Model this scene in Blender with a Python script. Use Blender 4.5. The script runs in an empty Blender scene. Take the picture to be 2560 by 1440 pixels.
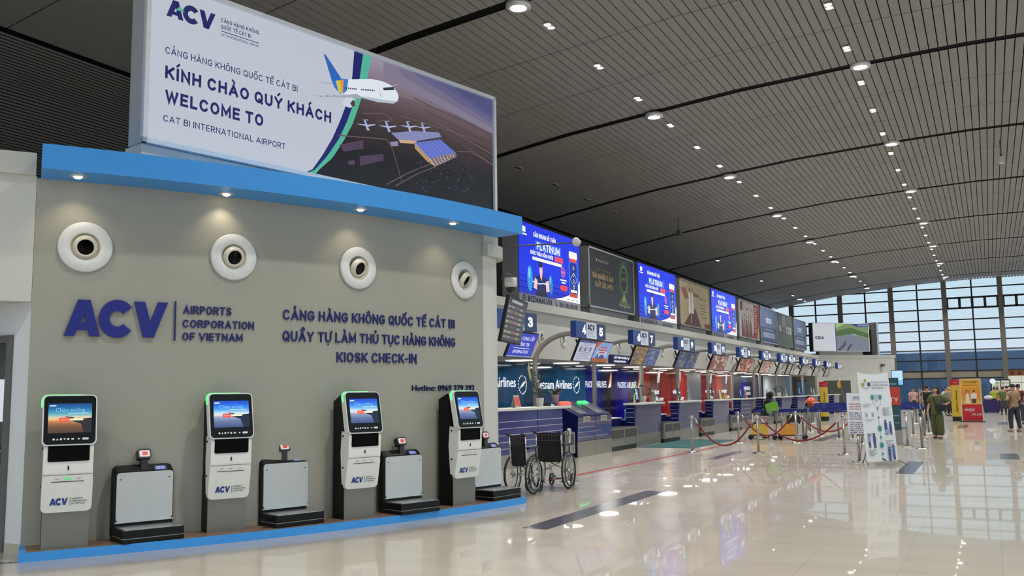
import bpy, bmesh, math, random, unicodedata
from mathutils import Matrix, Vector
random.seed(7)
sc = bpy.context.scene
COL = sc.collection
PI = math.pi
R = math.radians

# ---------------------------------------------------------------- camera, world, exposure, lamps
def set_camera():
    F, yaw, pit, rol, H = 2300.0, R(27.23), R(6.565), R(-0.797), 1.57
    fwd = Vector((-math.sin(yaw)*math.cos(pit), math.cos(yaw)*math.cos(pit), math.sin(pit)))
    right = Vector((math.cos(yaw), math.sin(yaw), 0)); up = right.cross(fwd)
    r = right*math.cos(rol)+up*math.sin(rol); u = up*math.cos(rol)-right*math.sin(rol)
    cd = bpy.data.cameras.new('camera'); co = bpy.data.objects.new('camera', cd); COL.objects.link(co)
    m = Matrix((r, u, -fwd)).transposed().to_4x4(); m.translation = (0, 0, H)
    co.matrix_world = m
    cd.sensor_width = 36; cd.lens = F/2560*36; cd.clip_end = 600; cd.clip_start = .05
    sc.camera = co
set_camera()
vs = sc.view_settings
vs.view_transform = 'Standard'; vs.look = 'None'; vs.exposure = 0.0; vs.gamma = 1.0; vs.use_curve_mapping = False

def lin(h):
    if isinstance(h, str):
        h = h.lstrip('#'); c = [int(h[i:i+2], 16)/255 for i in (0, 2, 4)]
    else: c = [x/255 for x in h]
    return tuple(x/12.92 if x <= .04045 else ((x+.055)/1.055)**2.4 for x in c)

w = bpy.data.worlds.new('dusk_sky'); sc.world = w; w.use_nodes = True
nt = w.node_tree; bg = nt.nodes['Background']
tc = nt.nodes.new('ShaderNodeTexCoord'); sx = nt.nodes.new('ShaderNodeSeparateXYZ'); rp = nt.nodes.new('ShaderNodeValToRGB')
nt.links.new(tc.outputs['Generated'], sx.inputs[0]); nt.links.new(sx.outputs['Z'], rp.inputs[0]); nt.links.new(rp.outputs[0], bg.inputs[0])
rp.color_ramp.elements[0].position = 0.0; rp.color_ramp.elements[0].color = (*lin('d3dcec'), 1)
rp.color_ramp.elements[1].position = .13; rp.color_ramp.elements[1].color = (*lin('c2e2ee'), 1)
bg.inputs[1].default_value = WORLD = 1.05

LAMP_W = 230.0        # watts of one big ceiling lamp
BAY = 9.0             # ceiling bay
RIB0 = 16.86
LAMP_ROWS = [(-8.43, 9.80), (-2.57, 10.30), (3.3, 10.38)]
PROF = [(-24, 5.9), (-21, 7.4), (-18.5, 8.35), (-16.6, 8.80), (-15, 9.06), (-13.4, 9.32), (-11.3, 9.62), (-8.8, 9.88), (-5.9, 10.16), (-3, 10.32), (0, 10.42), (4, 10.40), (8, 10.2), (11, 9.9)]
def ceil_z(x):
    for (a, za), (b, zb) in zip(PROF, PROF[1:]):
        if a <= x <= b: return za+(zb-za)*(x-a)/(b-a)
    return PROF[0][1] if x < PROF[0][0] else PROF[-1][1]

def add_light(name, typ, loc, energy, color=(1, 1, 1), size=.3, rot=None, spot=None, blend=.6, spread=180):
    l = bpy.data.lights.new(name, typ); l.energy = energy; l.color = color
    if typ == 'AREA': l.shape = 'DISK'; l.size = size; l.spread = R(spread)
    elif typ == 'SPOT': l.shadow_soft_size = size; l.spot_size = spot; l.spot_blend = blend
    else: l.shadow_soft_size = size
    o = bpy.data.objects.new(name, l); COL.objects.link(o); o.location = loc
    if rot: o.rotation_euler = rot
    return o
for lx, lz in LAMP_ROWS:
    for k in range(-2, 8):
        add_light('lamp_light', 'AREA', (lx, RIB0+BAY*k, lz-.12), LAMP_W, (1, .975, .93), .42, spread=118)

# ---------------------------------------------------------------- materials
_m = {}
def M(hexc, rough=.5, metal=0., emit=0., alpha=1., noise=.05, scale=9., bump=0., spec=.5, coat=0.):
    key = (str(hexc), rough, metal, emit, alpha, noise, scale, bump, spec, coat)
    if key in _m: return _m[key]
    m = bpy.data.materials.new('mat_'+str(hexc).strip('#')); m.use_nodes = True
    n = m.node_tree; b = n.nodes['Principled BSDF']; c = (*lin(hexc), 1)
    b.inputs['Roughness'].default_value = rough; b.inputs['Metallic'].default_value = metal
    b.inputs['Specular IOR Level'].default_value = spec
    b.inputs['Coat Weight'].default_value = coat; b.inputs['Coat Roughness'].default_value = .05
    b.inputs['Alpha'].default_value = alpha
    if emit:
        b.inputs['Base Color'].default_value = tuple(x*.12 for x in c[:3])+(1,)
        b.inputs['Emission Color'].default_value = c; b.inputs['Emission Strength'].default_value = emit
    else:
        b.inputs['Base Color'].default_value = c
        if noise:
            t = n.nodes.new('ShaderNodeTexNoise'); t.inputs['Scale'].default_value = scale; t.inputs['Detail'].default_value = 3
            tco = n.nodes.new('ShaderNodeTexCoord'); n.links.new(tco.outputs['Object'], t.inputs['Vector'])
            mx = n.nodes.new('ShaderNodeMix'); mx.data_type = 'RGBA'
            mx.inputs[6].default_value = tuple(x*(1-noise) for x in c[:3])+(1,); mx.inputs[7].default_value = tuple(min(1, x*(1+noise)) for x in c[:3])+(1,)
            n.links.new(t.outputs[0], mx.inputs[0]); n.links.new(mx.outputs[2], b.inputs['Base Color'])
            if bump:
                bp = n.nodes.new('ShaderNodeBump'); bp.inputs['Strength'].default_value = bump; bp.inputs['Distance'].default_value = .01
                n.links.new(t.outputs[0], bp.inputs['Height']); n.links.new(bp.outputs[0], b.inputs['Normal'])
    _m[key] = m
    return m
def E(hexc, s=1.0): return M(hexc, rough=.25, emit=s, noise=0)
def glass_mat(name, tint, refl=.1, rough=0.0):
    m = bpy.data.materials.new(name); m.use_nodes = True; n = m.node_tree; n.nodes.clear()
    o = n.nodes.new('ShaderNodeOutputMaterial'); mx = n.nodes.new('ShaderNodeMixShader'); t = n.nodes.new('ShaderNodeBsdfTransparent'); g = n.nodes.new('ShaderNodeBsdfGlossy')
    lw = n.nodes.new('ShaderNodeFresnel'); lw.inputs[0].default_value = 1.45+refl
    t.inputs[0].default_value = (*lin(tint), 1); g.inputs['Roughness'].default_value = rough
    n.links.new(lw.outputs[0], mx.inputs[0]); n.links.new(t.outputs[0], mx.inputs[1]); n.links.new(g.outputs[0], mx.inputs[2]); n.links.new(mx.outputs[0], o.inputs[0])
    return m
def floor_mat():
    m = bpy.data.materials.new('polished_floor'); m.use_nodes = True; n = m.node_tree; b = n.nodes['Principled BSDF']
    tco = n.nodes.new('ShaderNodeTexCoord')
    br = n.nodes.new('ShaderNodeTexBrick'); br.offset = 0; br.inputs['Scale'].default_value = 1
    br.inputs['Brick Width'].default_value = .8; br.inputs['Row Height'].default_value = .8; br.inputs['Mortar Size'].default_value = .0022
    br.inputs['Color1'].default_value = (*lin('c3baac'), 1); br.inputs['Color2'].default_value = (*lin('beb4a5'), 1); br.inputs['Mortar'].default_value = (*lin('a89c8c'), 1)
    n.links.new(tco.outputs['Object'], br.inputs['Vector'])
    t = n.nodes.new('ShaderNodeTexNoise'); t.inputs['Scale'].default_value = .9; t.inputs['Detail'].default_value = 5
    mp = n.nodes.new('ShaderNodeMapping'); mp.inputs['Scale'].default_value = (.5, 3, 1); n.links.new(tco.outputs['Object'], mp.inputs[0]); n.links.new(mp.outputs[0], t.inputs['Vector'])
    mx = n.nodes.new('ShaderNodeMix'); mx.data_type = 'RGBA'; mx.blend_type = 'MULTIPLY'; mx.inputs[0].default_value = .22
    n.links.new(br.outputs[0], mx.inputs[6]); n.links.new(t.outputs[0], mx.inputs[7]); n.links.new(mx.outputs[2], b.inputs['Base Color'])
    b.inputs['Roughness'].default_value = .24; b.inputs['Specular IOR Level'].default_value = .36
    b.inputs['Coat Weight'].default_value = .42; b.inputs['Coat Roughness'].default_value = .02; b.inputs['Coat IOR'].default_value = 1.5
    return m
def wood_mat():
    m = bpy.data.materials.new('wood_deck'); m.use_nodes = True; n = m.node_tree; b = n.nodes['Principled BSDF']
    tco = n.nodes.new('ShaderNodeTexCoord'); mp = n.nodes.new('ShaderNodeMapping'); mp.inputs['Scale'].default_value = (14, 1.2, 1); mp.inputs['Rotation'].default_value = (0, 0, R(20))
    t = n.nodes.new('ShaderNodeTexNoise'); t.inputs['Scale'].default_value = 2.5; t.inputs['Detail'].default_value = 6
    rp = n.nodes.new('ShaderNodeValToRGB'); rp.color_ramp.elements[0].color = (*lin('6b5446'), 1); rp.color_ramp.elements[1].color = (*lin('94775f'), 1)
    rp.color_ramp.elements[0].position = .35; rp.color_ramp.elements[1].position = .7
    n.links.new(tco.outputs['Object'], mp.inputs[0]); n.links.new(mp.outputs[0], t.inputs['Vector']); n.links.new(t.outputs[0], rp.inputs[0]); n.links.new(rp.outputs[0], b.inputs['Base Color'])
    b.inputs['Roughness'].default_value = .4
    return m

# ---------------------------------------------------------------- mesh builder
_txt = {}
def _arc(cx, cy, rx, ry, a0, a1):
    n = max(3, int(abs(a1-a0)/16)); return [(cx+rx*math.cos(R(a0+(a1-a0)*i/n)), cy+ry*math.sin(R(a0+(a1-a0)*i/n))) for i in range(n+1)]
_P = [(0, 0), (0, 1), (.55, 1)]+_arc(.55, .735, .45, .265, 90, -90)[1:]+[(0, .47)]
GLYPH = {'A': (.70, [[(0, 0), (.5, 1), (1, 0)], [(.17, .30), (.83, .30)]]), 'B': (.56, [[(0, 0), (0, 1), (.55, 1)]+_arc(.55, .765, .4, .235, 90, -90)[1:]+[(0, .53)], [(.55, .53)]+_arc(.55, .265, .45, .265, 90, -90)[1:]+[(0, 0)]]),
 'C': (.64, [_arc(.52, .5, .52, .5, 42, 318)]), 'D': (.62, [[(0, 0), (0, 1), (.4, 1)]+_arc(.4, .5, .6, .5, 90, -90)[1:]+[(0, 0)]]), 'E': (.50, [[(1, 1), (0, 1), (0, 0), (1, 0)], [(0, .52), (.88, .52)]]), 'F': (.48, [[(1, 1), (0, 1), (0, 0)], [(0, .5), (.85, .5)]]),
 'G': (.66, [_arc(.52, .5, .52, .5, 42, 330)+[(1, .46), (.6, .46)]]), 'H': (.60, [[(0, 0), (0, 1)], [(1, 0), (1, 1)], [(0, .52), (1, .52)]]), 'I': (.001, [[(0, 0), (0, 1)]]), 'J': (.42, [[(1, 1), (1, .3)]+_arc(.5, .3, .5, .3, 0, -170)[1:]]), 'K': (.58, [[(0, 0), (0, 1)], [(1, 1), (0, .38)], [(.34, .60), (1, 0)]]),
 'L': (.46, [[(0, 1), (0, 0), (1, 0)]]), 'M': (.74, [[(0, 0), (0, 1), (.5, .22), (1, 1), (1, 0)]]), 'N': (.60, [[(0, 0), (0, 1), (1, 0), (1, 1)]]), 'O': (.66, [_arc(.5, .5, .5, .5, 0, 360)]), 'P': (.54, [_P]), 'Q': (.66, [_arc(.5, .5, .5, .5, 0, 360), [(.6, .26), (1.0, -.04)]]), 'R': (.56, [_P, [(.52, .47), (1, 0)]]),
 'S': (.56, [_arc(.5, .745, .46, .255, 25, 270)+_arc(.5, .245, .5, .245, 90, -155)]), 'T': (.60, [[(0, 1), (1, 1)], [(.5, 1), (.5, 0)]]), 'U': (.60, [[(0, 1)]+_arc(.5, .38, .5, .38, 180, 360)+[(1, 1)]]), 'V': (.68, [[(0, 1), (.5, 0), (1, 1)]]), 'W': (.96, [[(0, 1), (.25, 0), (.5, .9), (.75, 0), (1, 1)]]), 'X': (.62, [[(0, 0), (1, 1)], [(0, 1), (1, 0)]]), 'Y': (.64, [[(0, 1), (.5, .45), (1, 1)], [(.5, .45), (.5, 0)]]), 'Z': (.56, [[(0, 1), (1, 1), (0, 0), (1, 0)]]),
 '0': (.52, [_arc(.5, .5, .5, .5, 0, 360)]), '1': (.28, [[(0, .76), (.9, 1), (.9, 0)]]), '2': (.50, [_arc(.5, .71, .48, .29, 165, -35)+[(0, 0), (1, 0)]]), '3': (.50, [_arc(.46, .755, .44, .245, 150, -90)+_arc(.46, .265, .52, .265, 90, -150)]), '4': (.54, [[(.76, 0), (.76, 1), (0, .27), (1, .27)]]), '5': (.50, [[(.9, 1), (.12, 1), (.06, .54)]+_arc(.46, .32, .53, .32, 125, -150)]),
 '6': (.52, [_arc(.5, .31, .5, .31, 0, 360), [(.72, 1), (.06, .42)]]), '7': (.50, [[(0, 1), (1, 1), (.36, 0)]]), '8': (.52, [_arc(.5, .765, .42, .235, 0, 360), _arc(.5, .265, .5, .265, 0, 360)]), '9': (.52, [_arc(.5, .69, .5, .31, 0, 360), [(.28, 0), (.94, .58)]]), '-': (.26, [[(0, .42), (1, .42)]]), '.': (.001, [[(0, 0), (0, .01)]]), ':': (.001, [[(0, .1), (0, .11)], [(0, .6), (0, .61)]]), '+': (.4, [[(0, .45), (1, .45)], [(.5, .2), (.5, .7)]]), '"': (.14, [[(0, .8), (0, 1)], [(1, .8), (1, 1)]])}
ACC = {0x301: [[(-.06, 1.16), (.10, 1.32)]], 0x300: [[(-.10, 1.32), (.06, 1.16)]], 0x309: [[(-.07, 1.30), (.0, 1.36), (.07, 1.30), (.0, 1.22), (.0, 1.16)]], 0x303: [[(-.16, 1.18), (-.07, 1.27), (.07, 1.19), (.16, 1.28)]], 0x302: [[(-.16, 1.14), (0, 1.27), (.16, 1.14)]], 0x306: [[(-.15, 1.27), (0, 1.16), (.15, 1.27)]], 0x323: [[(0, -.2), (0, -.19)]]}
def stroke_geo(s, bold, shear):
    """capitals and figures drawn as even strokes"""
    t = min(.235, .125+bold*2.1); V = []; Fc = []; x = 0.
    def strip(pts, w_):
        P = [Vector(p) for p in pts]; n = len(P); closed = (P[0]-P[-1]).length < 1e-6
        if closed: P = P[:-1]; n -= 1
        else:
            d = (P[1]-P[0]).normalized(); P[0] = P[0]-d*w_/2; d = (P[-1]-P[-2]).normalized(); P[-1] = P[-1]+d*w_/2
        b = len(V)
        for i in range(n):
            d0 = (P[i]-P[i-1]).normalized() if (closed or i) else None; d1 = (P[(i+1) % n]-P[i]).normalized() if (closed or i < n-1) else None
            d0 = d0 or d1; d1 = d1 or d0; m = Vector((-(d0.y+d1.y), d0.x+d1.x)); m = m.normalized() if m.length > 1e-4 else Vector((-d0.y, d0.x))
            k = min(2.6, 1/max(.2, m.dot(Vector((-d0.y, d0.x)))))*w_/2
            V.append(P[i]+m*k); V.append(P[i]-m*k)
        for i in range(n if closed else n-1): j = (i+1) % n; Fc.append((b+2*i, b+2*i+1, b+2*j+1, b+2*j))
    for ch in s:
        if ch == ' ': x += .38; continue
        nf = unicodedata.normalize('NFD', 'D' if ch == 'Đ' else ch); g = GLYPH.get(nf[0])
        if not g: continue
        w_, st = g
        for pl in st: strip([(x+t/2+px*w_, t/2+py*(1-t)) for px, py in pl], t)
        if ch == 'Đ': strip([(x-.02, .52), (x+.3, .52)], t*.8)
        cs = [ord(c) for c in nf[1:]]; circ = 0x302 in cs or 0x306 in cs
        for c in cs:
            if c == 0x31b: strip([(x+t/2+w_, .92), (x+t/2+w_+.12, 1.0), (x+t/2+w_+.13, 1.12)], t*.7); continue
            dx, dy = (.20, .06) if circ and c in (0x301, 0x300, 0x309) else (0, 0)
            for pl in ACC.get(c, []): strip([(x+t/2+w_/2+px+dx, py+dy) for px, py in pl], t*.78)
        x += w_+t+.13+t*.25
    return [Vector((v.x+shear*v.y, v.y, 0)) for v in V], Fc
def text_geo(s, off, shear):
    k = (s, off, shear)
    if k not in _txt:
        if s == s.upper() and any(c in GLYPH for c in s):
            _txt[k] = stroke_geo(s, off, shear)+(1.0,); return _txt[k]
        c = bpy.data.curves.new('t', 'FONT'); c.body = s; c.size = 1; c.shear = shear; c.resolution_u = 2
        o = bpy.data.objects.new('t', c); COL.objects.link(o)
        dg = bpy.context.evaluated_depsgraph_get(); me = bpy.data.meshes.new_from_object(o.evaluated_get(dg))
        v0 = [v.co.copy() for v in me.vertices]; f0 = [tuple(p.vertices) for p in me.polygons]
        bpy.data.objects.remove(o); bpy.data.curves.remove(c); bpy.data.meshes.remove(me)
        vs_ = list(v0); fs = list(f0)
        if off:
            for dx, dy in ((1, 0), (-1, 0), (.6, .6), (-.6, -.6), (.6, -.6), (-.6, .6)):
                b = len(vs_); vs_ += [v+Vector((dx*off*.8, dy*off*.5, 0)) for v in v0]; fs += [tuple(q+b for q in f) for f in f0]
        _txt[k] = (vs_, fs, .69)
    return _txt[k]

class MB:
    """mesh collector; local frame: x right, y into the thing (front = -y), z up"""
    def __init__(s, m=None, T=None, map=None):
        s.v = []; s.f = []; s.fm = []; s.mats = []; s.cur = m; s.T = T or Matrix(); s.map = map; s.sm = []
    def _mi(s, m):
        m = m or s.cur
        if m not in s.mats: s.mats.append(m)
        return s.mats.index(m)
    def add(s, vs, fs, m=None, smooth=False):
        b = len(s.v)
        for p in vs:
            q = s.T @ Vector(p)
            s.v.append(Vector(s.map(q)) if s.map else q)
        i = s._mi(m)
        for f in fs: s.f.append([b+k for k in f]); s.fm.append(i); s.sm.append(smooth)
        return s
    def box(s, c, d, m=None, rz=0, rx=0, ry=0):
        M4 = Matrix.Translation(c) @ Matrix.Rotation(rz, 4, 'Z') @ Matrix.Rotation(ry, 4, 'Y') @ Matrix.Rotation(rx, 4, 'X')
        vs = [M4 @ Vector((x*d[0]/2, y*d[1]/2, z*d[2]/2)) for x in (-1, 1) for y in (-1, 1) for z in (-1, 1)]
        return s.add(vs, [(0, 1, 3, 2), (4, 6, 7, 5), (0, 4, 5, 1), (2, 3, 7, 6), (0, 2, 6, 4), (1, 5, 7, 3)], m)
    def b2(s, a, b, m=None):
        return s.box([(a[i]+b[i])/2 for i in range(3)], [abs(b[i]-a[i]) for i in range(3)], m)
    def prism(s, pts, y0, y1, m=None, ax='y', smooth=False):
        """polygon (u,w) extruded: ax y -> (u,t,w); ax x -> (t,u,w); ax z -> (u,w,t)"""
        n = len(pts)
        def P(p, t): return (p[0], t, p[1]) if ax == 'y' else ((t, p[0], p[1]) if ax == 'x' else (p[0], p[1], t))
        vs = [P(p, y0) for p in pts]+[P(p, y1) for p in pts]
        fs = [tuple(range(n)), tuple(range(2*n-1, n-1, -1))]
        s.add(vs, fs, m)
        return s.add(vs, [(i, i+n, (i+1) % n+n, (i+1) % n) for i in range(n)], m, smooth)
    def poly(s, pts, y, m=None): return s.add([(p[0], y, p[1]) for p in pts], [tuple(range(len(pts)))], m)
    def rect(s, x0, z0, x1, z1, y, m=None): return s.poly([(x0, z0), (x1, z0), (x1, z1), (x0, z1)], y, m)
    def ell(s, cx, cz, rx, rz, y, m=None, n=24, a0=0, a1=360, rot=0):
        full = abs(a1-a0) >= 360; k = n if full else n+1
        cr, sr = math.cos(rot), math.sin(rot); pts = []
        for i in range(k):
            a = R(a0+(a1-a0)*i/n); x = rx*math.cos(a); z = rz*math.sin(a); pts.append((cx+x*cr-z*sr, cz+x*sr+z*cr))
        return s.poly(pts, y, m)
    def ring(s, cx, cz, r0, r1, y0, y1, m=None, n=28, a0=0, a1=360, sx=1):
        full = abs(a1-a0) >= 360; k = n if full else n+1; vs = []; fs = []
        for i in range(k):
            a = R(a0+(a1-a0)*i/n); c, d = math.cos(a)*sx, math.sin(a)
            vs += [(cx+r0*c, y0, cz+r0*d), (cx+r1*c, y0, cz+r1*d), (cx+r1*c, y1, cz+r1*d), (cx+r0*c, y1, cz+r0*d)]
        for i in range(n):
            j = (i+1) % k
            for q in range(4): fs.append((4*i+q, 4*i+(q+1) % 4, 4*j+(q+1) % 4, 4*j+q))
        if not full: fs += [(0, 1, 2, 3), (4*n, 4*n+3, 4*n+2, 4*n+1)]
        return s.add(vs, fs, m)
    def line(s, pts, wd, y, m=None):
        for (a, b), (c, d) in zip(pts, pts[1:]):
            L = math.hypot(c-a, d-b) or 1; nx, nz = -(d-b)/L*wd/2, (c-a)/L*wd/2
            s.poly([(a+nx, b+nz), (a-nx, b-nz), (c-nx, d-nz), (c+nx, d+nz)], y, m)
        return s
    def rrect(s, x0, z0, x1, z1, r, y0, y1, m=None, n=5):
        return s.prism(rr(x0, z0, x1, z1, r, n), y0, y1, m)
    def lathe(s, prof, c=(0, 0, 0), m=None, n=20, ax='z', smooth=True, cap=True):
        """profile (radius, height) revolved about ax through c"""
        vs = []; fs = []; k = len(prof)
        for i in range(n):
            a = 2*PI*i/n
            for r, h in prof:
                p = (r*math.cos(a), r*math.sin(a), h)
                if ax == 'y': p = (p[0], p[2], p[1])
                elif ax == 'x': p = (p[2], p[0], p[1])
                vs.append((p[0]+c[0], p[1]+c[1], p[2]+c[2]))
        for i in range(n):
            j = (i+1) % n
            for q in range(k-1): fs.append((i*k+q, j*k+q, j*k+q+1, i*k+q+1))
        if cap and prof[0][0] > 1e-6: fs.append(tuple(i*k for i in range(n-1, -1, -1)))
        if cap and prof[-1][0] > 1e-6: fs.append(tuple(i*k+k-1 for i in range(n)))
        return s.add(vs, fs, m, smooth)
    def tube(s, pts, r, m=None, n=10, closed=False, cap=True):
        P = [Vector(p) for p in pts]; k = len(P); vs = []; fs = []; up = None
        rs = r if isinstance(r, (list, tuple)) else [r]*k
        for i in range(k):
            a = P[(i-1) % k] if (closed or i > 0) else P[i]; b = P[(i+1) % k] if (closed or i < k-1) else P[i]
            t = (b-a).normalized()
            if up is None: up = Vector((0, 0, 1)) if abs(t.z) < .9 else Vector((1, 0, 0))
            x = t.cross(up).normalized(); up = x.cross(t).normalized()
            for q in range(n):
                g = 2*PI*q/n; vs.append(P[i]+x*(rs[i]*math.cos(g))+up*(rs[i]*math.sin(g)))
        for i in range(k if closed else k-1):
            j = (i+1) % k
            for q in range(n): fs.append((i*n+q, i*n+(q+1) % n, j*n+(q+1) % n, j*n+q))
        if cap and not closed: fs += [tuple(range(n-1, -1, -1)), tuple((k-1)*n+q for q in range(n))]
        return s.add(vs, fs, m, True)
    def ball(s, c, r, m=None, n=14, k=8):
        r = r if isinstance(r, (tuple, list)) else (r, r, r); vs = []; fs = []
        for i in range(k+1):
            t = PI*i/k
            for j in range(n):
                a = 2*PI*j/n; vs.append((c[0]+r[0]*math.sin(t)*math.cos(a), c[1]+r[1]*math.sin(t)*math.sin(a), c[2]+r[2]*math.cos(t)))
        for i in range(k):
            for j in range(n): fs.append((i*n+j, (i+1)*n+j, (i+1)*n+(j+1) % n, i*n+(j+1) % n))
        return s.add(vs, fs, m, True)
    def text(s, body, x, z, h, y=0, width=None, m=None, bold=0., align='l', ext=0., shear=0.):
        """cap height h, baseline z, fitted to width; faces -y"""
        vs, fs, cap = text_geo(body, bold, shear)
        if not vs: return s
        x0 = min(v.x for v in vs); x1 = max(v.x for v in vs); k = h/cap
        kx = width/(x1-x0) if width else k
        W = (x1-x0)*kx; ox = x-(0 if align == 'l' else W/2 if align == 'c' else W)
        pts = [(ox+(v.x-x0)*kx, y, z+v.y*k) for v in vs]
        s.add(pts, fs, m)
        if ext:
            q = [(a, b+ext, c) for a, b, c in pts]; n = len(pts); cnt = {}
            for f in fs:
                for a, b in zip(f, f[1:]+f[:1]): cnt[(a, b)] = 1
            s.add(pts+q, [(a, b, b+n, a+n) for (a, b) in cnt if (b, a) not in cnt], m)
        return s
    def logo(s, x, z, wd, h, y, m=None, ext=0.):
        """the three letters A C V in heavy slanted strokes"""
        u = wd/2.95
        def put(q, ox):
            pts = [(x+ox*u+a*u, z+b*h) for a, b in q]
            s.prism(pts, y, y+ext, m) if ext else s.poly(pts, y, m)
        put([(0, 0), (.28, 0), (.68, .93), (.68, 1), (.36, 1)], 0); put([(.42, 1), (.70, 1), (1, 0), (.70, 0)], 0); put([(.24, .17), (.75, .17), (.72, .38), (.33, .38)], 0)
        cx, cz = x+1.47*u, z+.5*h
        s.ring(cx, cz, .22*h, .53*h, y, y+(ext or .0004), m, n=22, a0=38, a1=322, sx=(.5*u)/(.53*h)*1.04)
        put([(0, 1), (.31, 1), (.62, 0), (.28, 0)], 1.95); put([(.34, 0), (.60, 0), (1, 1), (.70, 1)], 1.95)
        return s
    def build(s, name, parent=None, smooth=None, bevel=0, origin=None, coll=None):
        me = bpy.data.meshes.new(name)
        o3 = Vector(origin) if origin is not None else Vector((0, 0, 0))
        me.from_pydata([v-o3 for v in s.v], [], s.f)
        for m in s.mats: me.materials.append(m)
        for p, i, q in zip(me.polygons, s.fm, s.sm): p.material_index = i; p.use_smooth = q
        bm = bmesh.new(); bm.from_mesh(me); bmesh.ops.recalc_face_normals(bm, faces=bm.faces); bm.to_mesh(me); bm.free()
        o = bpy.data.objects.new(name, me); COL.objects.link(o)
        if parent is not None: o.parent = parent
        elif origin is not None: o.location = o3
        if bevel:
            b = o.modifiers.new('bevel', 'BEVEL'); b.width = bevel; b.segments = 2; b.limit_method = 'ANGLE'; b.angle_limit = R(40)
        return o

def rr(x0, z0, x1, z1, r, n=5):
    pts = []
    for cx, cz, a in ((x1-r, z1-r, 0), (x0+r, z1-r, 90), (x0+r, z0+r, 180), (x1-r, z0+r, 270)):
        for i in range(n+1): t = R(a+90*i/n); pts.append((cx+r*math.cos(t), cz+r*math.sin(t)))
    return pts

def tag(o, label, cat, group=None):
    o['label'] = label; o['category'] = cat
    if group: o['group'] = group
    return o
def thing(name, label, cat, loc=(0, 0, 0), rz=0., group=None):
    o = bpy.data.objects.new(name, None); o.empty_display_size = .1; COL.objects.link(o)
    o.location = loc; o.rotation_euler = (0, 0, rz)
    return tag(o, label, cat, group)
def struct(mb, name, **k):
    o = mb.build(name, **k); o['kind'] = 'structure'; return o
def dup(o, label, loc=None, rz=None, group=None):
    c = o.copy(); COL.objects.link(c)
    if loc is not None: c.location = loc
    if rz is not None: c.rotation_euler = (0, 0, rz)
    c['label'] = label
    if group: c['group'] = group
    for ch in list(o.children):
        d = ch.copy(); COL.objects.link(d); d.parent = c
        for g in list(ch.children):
            e = g.copy(); COL.objects.link(e); e.parent = d
    return c
ORD = ['first', 'second', 'third', 'fourth', 'fifth', 'sixth', 'seventh', 'eighth', 'ninth', 'tenth', 'eleventh', 'twelfth', 'thirteenth', 'fourteenth', 'fifteenth', 'sixteenth', 'seventeenth', 'eighteenth', 'nineteenth', 'twentieth', 'twenty-first', 'twenty-second', 'twenty-third', 'twenty-fourth', 'twenty-fifth', 'twenty-sixth', 'twenty-seventh', 'twenty-eighth']
# ================================================================ SETTING
WHITE = M('c6c4bb', .6, noise=.03, scale=2); WALLW = M('cfcdc5', .6, noise=.03, scale=2)
BLUE = M('3f98e6', .42, noise=.04); NAVY = M('16235e', .35, noise=.05); BLK = M('121213', .4); STEEL = M('a9a69c', .32, .9, noise=.08, scale=5); CHROME = M('cfcdc7', .22, 1.)
DARK = M('3a3a3a', .6); FRAME = M('c4c6c8', .35, .7); GREYM = M('7f7f7d', .5)
fm = MB(floor_mat()); fm.rect(0, 0, 0, 0, 0)
fm = MB(floor_mat()); fm.add([(-26, -8, 0), (16, -8, 0), (16, 100, 0), (-26, 100, 0)], [(0, 1, 2, 3)]); struct(fm, 'floor')

# --- ceiling: long aluminium slats on a shallow vault, cut at the ribs
SL = M('8f8c87', .55, noise=.06, scale=1.5); BACK = M('0f0f0f', .8)
cm = MB(SL); Y0, Y1 = RIB0-BAY*3, 84.0
segs = []
for k in range(-3, 8):
    a = RIB0+BAY*k
    for t in range(3):
        s0 = a+3*t+(.16 if t == 0 else .012); s1 = a+3*t+3-(.16 if t == 2 else .012)
        if s0 < Y1: segs.append((s0, min(s1, Y1)))
x = -16.6
while x < 10.8:
    x2 = x+.197; za, zb = ceil_z(x), ceil_z(x2)
    for s0, s1 in segs:
        cm.add([(x, s0, za), (x2, s0, zb), (x2, s1, zb), (x, s1, za)], [(0, 1, 2, 3)])
        cm.add([(x2, s0, zb), (x2, s0, zb+.05), (x2, s1, zb+.05), (x2, s1, zb)], [(0, 1, 2, 3)])
    x += .222
struct(cm, 'ceiling')
cl = MB(SL); x = -23.9                                     # the lower, narrower slats beside the end wall
while x < -16.7:
    x2 = x+.075; za, zb = ceil_z(x)-.05, ceil_z(x2)-.05
    cl.add([(x, Y0, za), (x2, Y0, zb), (x2, Y1, zb), (x, Y1, za)], [(0, 1, 2, 3)]); x += .105
struct(cl, 'ceiling_lower')
cb = MB(BACK)
for (a, za), (b, zb) in zip(PROF, PROF[1:]): cb.add([(a, Y0, za+.22), (b, Y0, zb+.22), (b, Y1+.4, zb+.22), (a, Y1+.4, za+.22)], [(0, 1, 2, 3)])
struct(cb, 'ceiling_deck')
rb = MB(M('0b0b0b', .7, spec=.1))
for k in range(-2, 8):
    y = RIB0+BAY*k
    for (a, za), (b, zb) in zip(PROF, PROF[1:]):
        if a >= -16.7: rb.add([(a, y-.17, za+.02), (b, y-.17, zb+.02), (b, y+.17, zb+.02), (a, y+.17, za+.02)], [(0, 1, 2, 3)])
struct(rb, 'trim_1')

# --- back wall behind the check-in block and its glazed strip
wb = MB(M('4b4b49', .7)); wb.add([(-23.9, Y0, 0), (-23.9, Y1, 0), (-23.9, Y1, 6.1), (-23.9, Y0, 6.1)], [(0, 1, 2, 3)]); struct(wb, 'wall_back')

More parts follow.
